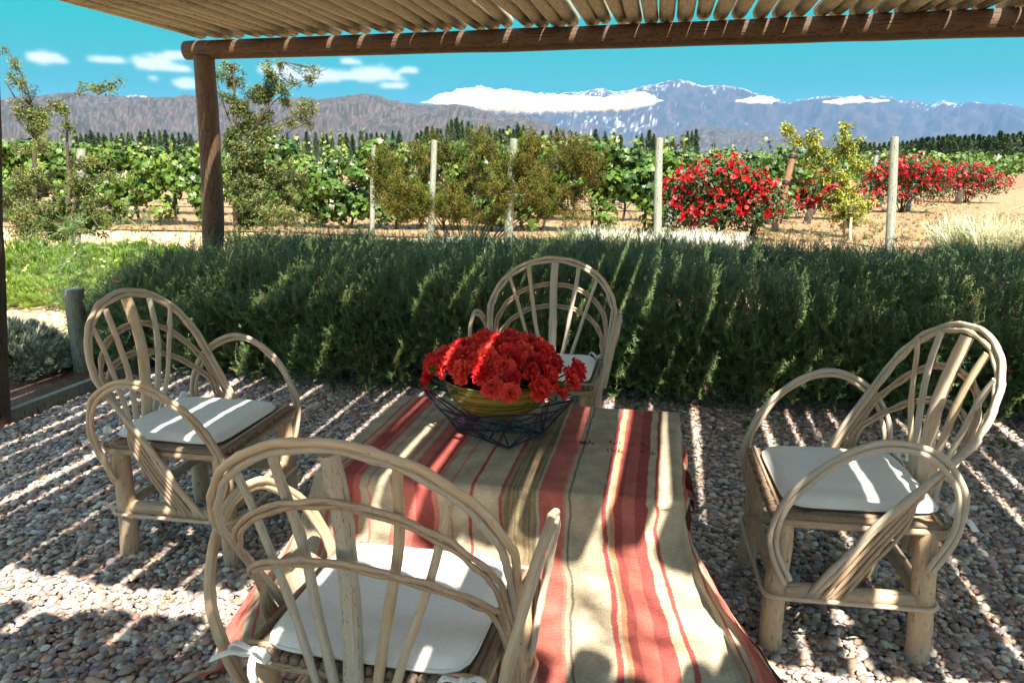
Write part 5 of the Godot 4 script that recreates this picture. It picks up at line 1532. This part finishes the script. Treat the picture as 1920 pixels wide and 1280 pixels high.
# ---------------------------------------------------------------- poplars
func poplar_mesh(sd: int, wide: float) -> ArrayMesh:      # 1 tall
	var r2 := RandomNumberGenerator.new(); r2.seed = sd
	var m := MB.new(); m.use_c = true
	for k in 640:
		var t := pow(r2.randf(), 0.8)
		var y := 0.06 + 0.94 * t
		var rad := wide * pow(sin(PI * clampf(0.12 + 0.88 * t, 0, 1)), 0.7) * (0.75 + 0.35 * sin(t * 23.0 + sd) * r2.randf()) * (1.0 - 0.35 * t)
		var a := r2.randf() * TAU; var rr := sqrt(r2.randf()) * rad
		var c := Vector3(cos(a) * rr, y, sin(a) * rr)
		var s := r2.randf_range(0.016, 0.034)
		var up := (Vector3(cos(a) * 0.5, 1.0, sin(a) * 0.5) + Vector3(r2.randf_range(-0.4, 0.4), 0, r2.randf_range(-0.4, 0.4))).normalized()
		var sd2 := up.cross(Vector3(r2.randf_range(-1, 1), 0.1, r2.randf_range(-1, 1))).normalized()
		var g := r2.randf_range(0.65, 1.35)
		var col := Color(0.022 * g, 0.050 * g, 0.018 * g)
		m.face(c - sd2 * s * 0.5 - up * s, c + sd2 * s * 0.6 - up * s * 0.3, c + up * s * 1.5, c - sd2 * s * 0.6 + up * s * 0.2, col)
	return m.mesh()

func poplars() -> void:
	var kinds := [poplar_mesh(1, 0.13), poplar_mesh(2, 0.16), poplar_mesh(3, 0.11), poplar_mesh(4, 0.18)]
	var tm := MB.new()
	tm.tube(PackedVector3Array([Vector3(0, -0.03, 0), Vector3(0, 0.5, 0), Vector3(0, 0.92, 0)]), PackedFloat32Array([0.013, 0.009, 0.003]), 5, false)
	var trunk := tm.mesh()
	var far := [[139, 245], [150, 250], [160, 252], [169, 244], [183, 249], [194, 251], [207, 249], [218, 255], [227, 250], [239, 249], [246, 252], [262, 247], [270, 250], [277, 243], [288, 248], [298, 245], [309, 245], [322, 251], [334, 249], [346, 248], [356, 252], [424, 252], [436, 250], [450, 252], [470, 253], [490, 251], [517, 251], [528, 254], [538, 249], [556, 253], [574, 247], [591, 248], [604, 248], [612, 252], [621, 250], [637, 250], [648, 249], [660, 252], [676, 246], [687, 250], [696, 251], [706, 249], [715, 250], [722, 251], [736, 246], [748, 247], [782, 250], [790, 246], [800, 238], [810, 238], [820, 242], [826, 243], [839, 233], [846, 225], [856, 221], [866, 226], [878, 229], [885, 235], [901, 237], [917, 238], [929, 246], [937, 242], [943, 243], [953, 236], [963, 243], [971, 231], [981, 236], [1001, 245], [1018, 246], [1033, 246], [1044, 240], [1056, 247], [1071, 249], [1080, 248], [1117, 243], [1135, 247], [1151, 249], [1164, 252], [1194, 254], [1204, 251], [1218, 244], [1226, 252], [1251, 257], [1262, 256], [1290, 247], [1298, 246], [1306, 243]]
	var wood := [[1608, 268], [1616, 266], [1623, 266], [1632, 268], [1640, 267], [1650, 269], [1659, 267], [1668, 266], [1676, 267], [1685, 266], [1693, 265], [1702, 265], [1710, 263], [1718, 261], [1729, 258], [1735, 260], [1741, 257], [1750, 258], [1761, 255], [1769, 256], [1777, 253], [1784, 254], [1790, 253], [1800, 256], [1811, 254], [1818, 256], [1826, 252], [1837, 253], [1846, 256], [1855, 254], [1864, 256], [1877, 246], [1884, 252], [1890, 252], [1900, 251], [1908, 253], [1914, 248], [1924, 250], [1934, 249]]
	for set_i in 2:
		for q in (far if set_i == 0 else wood):
			var depth := (200.0 if set_i == 0 else 170.0) + rng.randf_range(-8, 8)
			var top := at_depth(q[0], q[1], depth)
			var t := thing("poplar", Vector3(top.x, 0, top.z), "tall dark poplar in the line behind the vines" if set_i == 0 else "tall dark poplar in the dense stand behind the farthest roses", "poplar", "poplars lined up behind the vineyard" if set_i == 0 else "poplars of the dense stand")
			var k := kinds[rng.randi() % 4] as ArrayMesh
			var wd := rng.randf_range(1.05, 1.6) * (1.0 if set_i == 0 else 1.45)
			t.basis = Basis(Vector3.UP, rng.randf() * TAU) * Basis.from_scale(Vector3(top.y * wd, top.y, top.y * wd))
			part("crown", k, mats.poplar, t)
			part("trunk", trunk, mats.bark, t)

func _ready() -> void:
	rng.seed = 20240
	setup()
	make_materials()
	mats.edge = mats.grey_post.duplicate()
	mats.edge.uv1_triplanar = true; mats.edge.uv1_scale = Vector3(1.5, 1.5, 1.5)
	mats.poplar = plain("poplar", Color.WHITE, 0.9, true)
	mats.poplar.cull_mode = BaseMaterial3D.CULL_DISABLED
	LEAF = small_leaf(); VINE = vine_leaf(); TROSE = tiny_rose()
	print("materials ", Time.get_ticks_msec())
	mountains()
	clouds()
	ground()
	pergola()
	print("structure ", Time.get_ticks_msec())
	hedge()
	trees()
	vineyard()
	posts()
	poplars()
	print("plants ", Time.get_ticks_msec())
	chairs()
	table()
	bowl_and_roses()
	edging()
	roses()
	low_plants()
	gravel()
	print("done ", Time.get_ticks_msec())
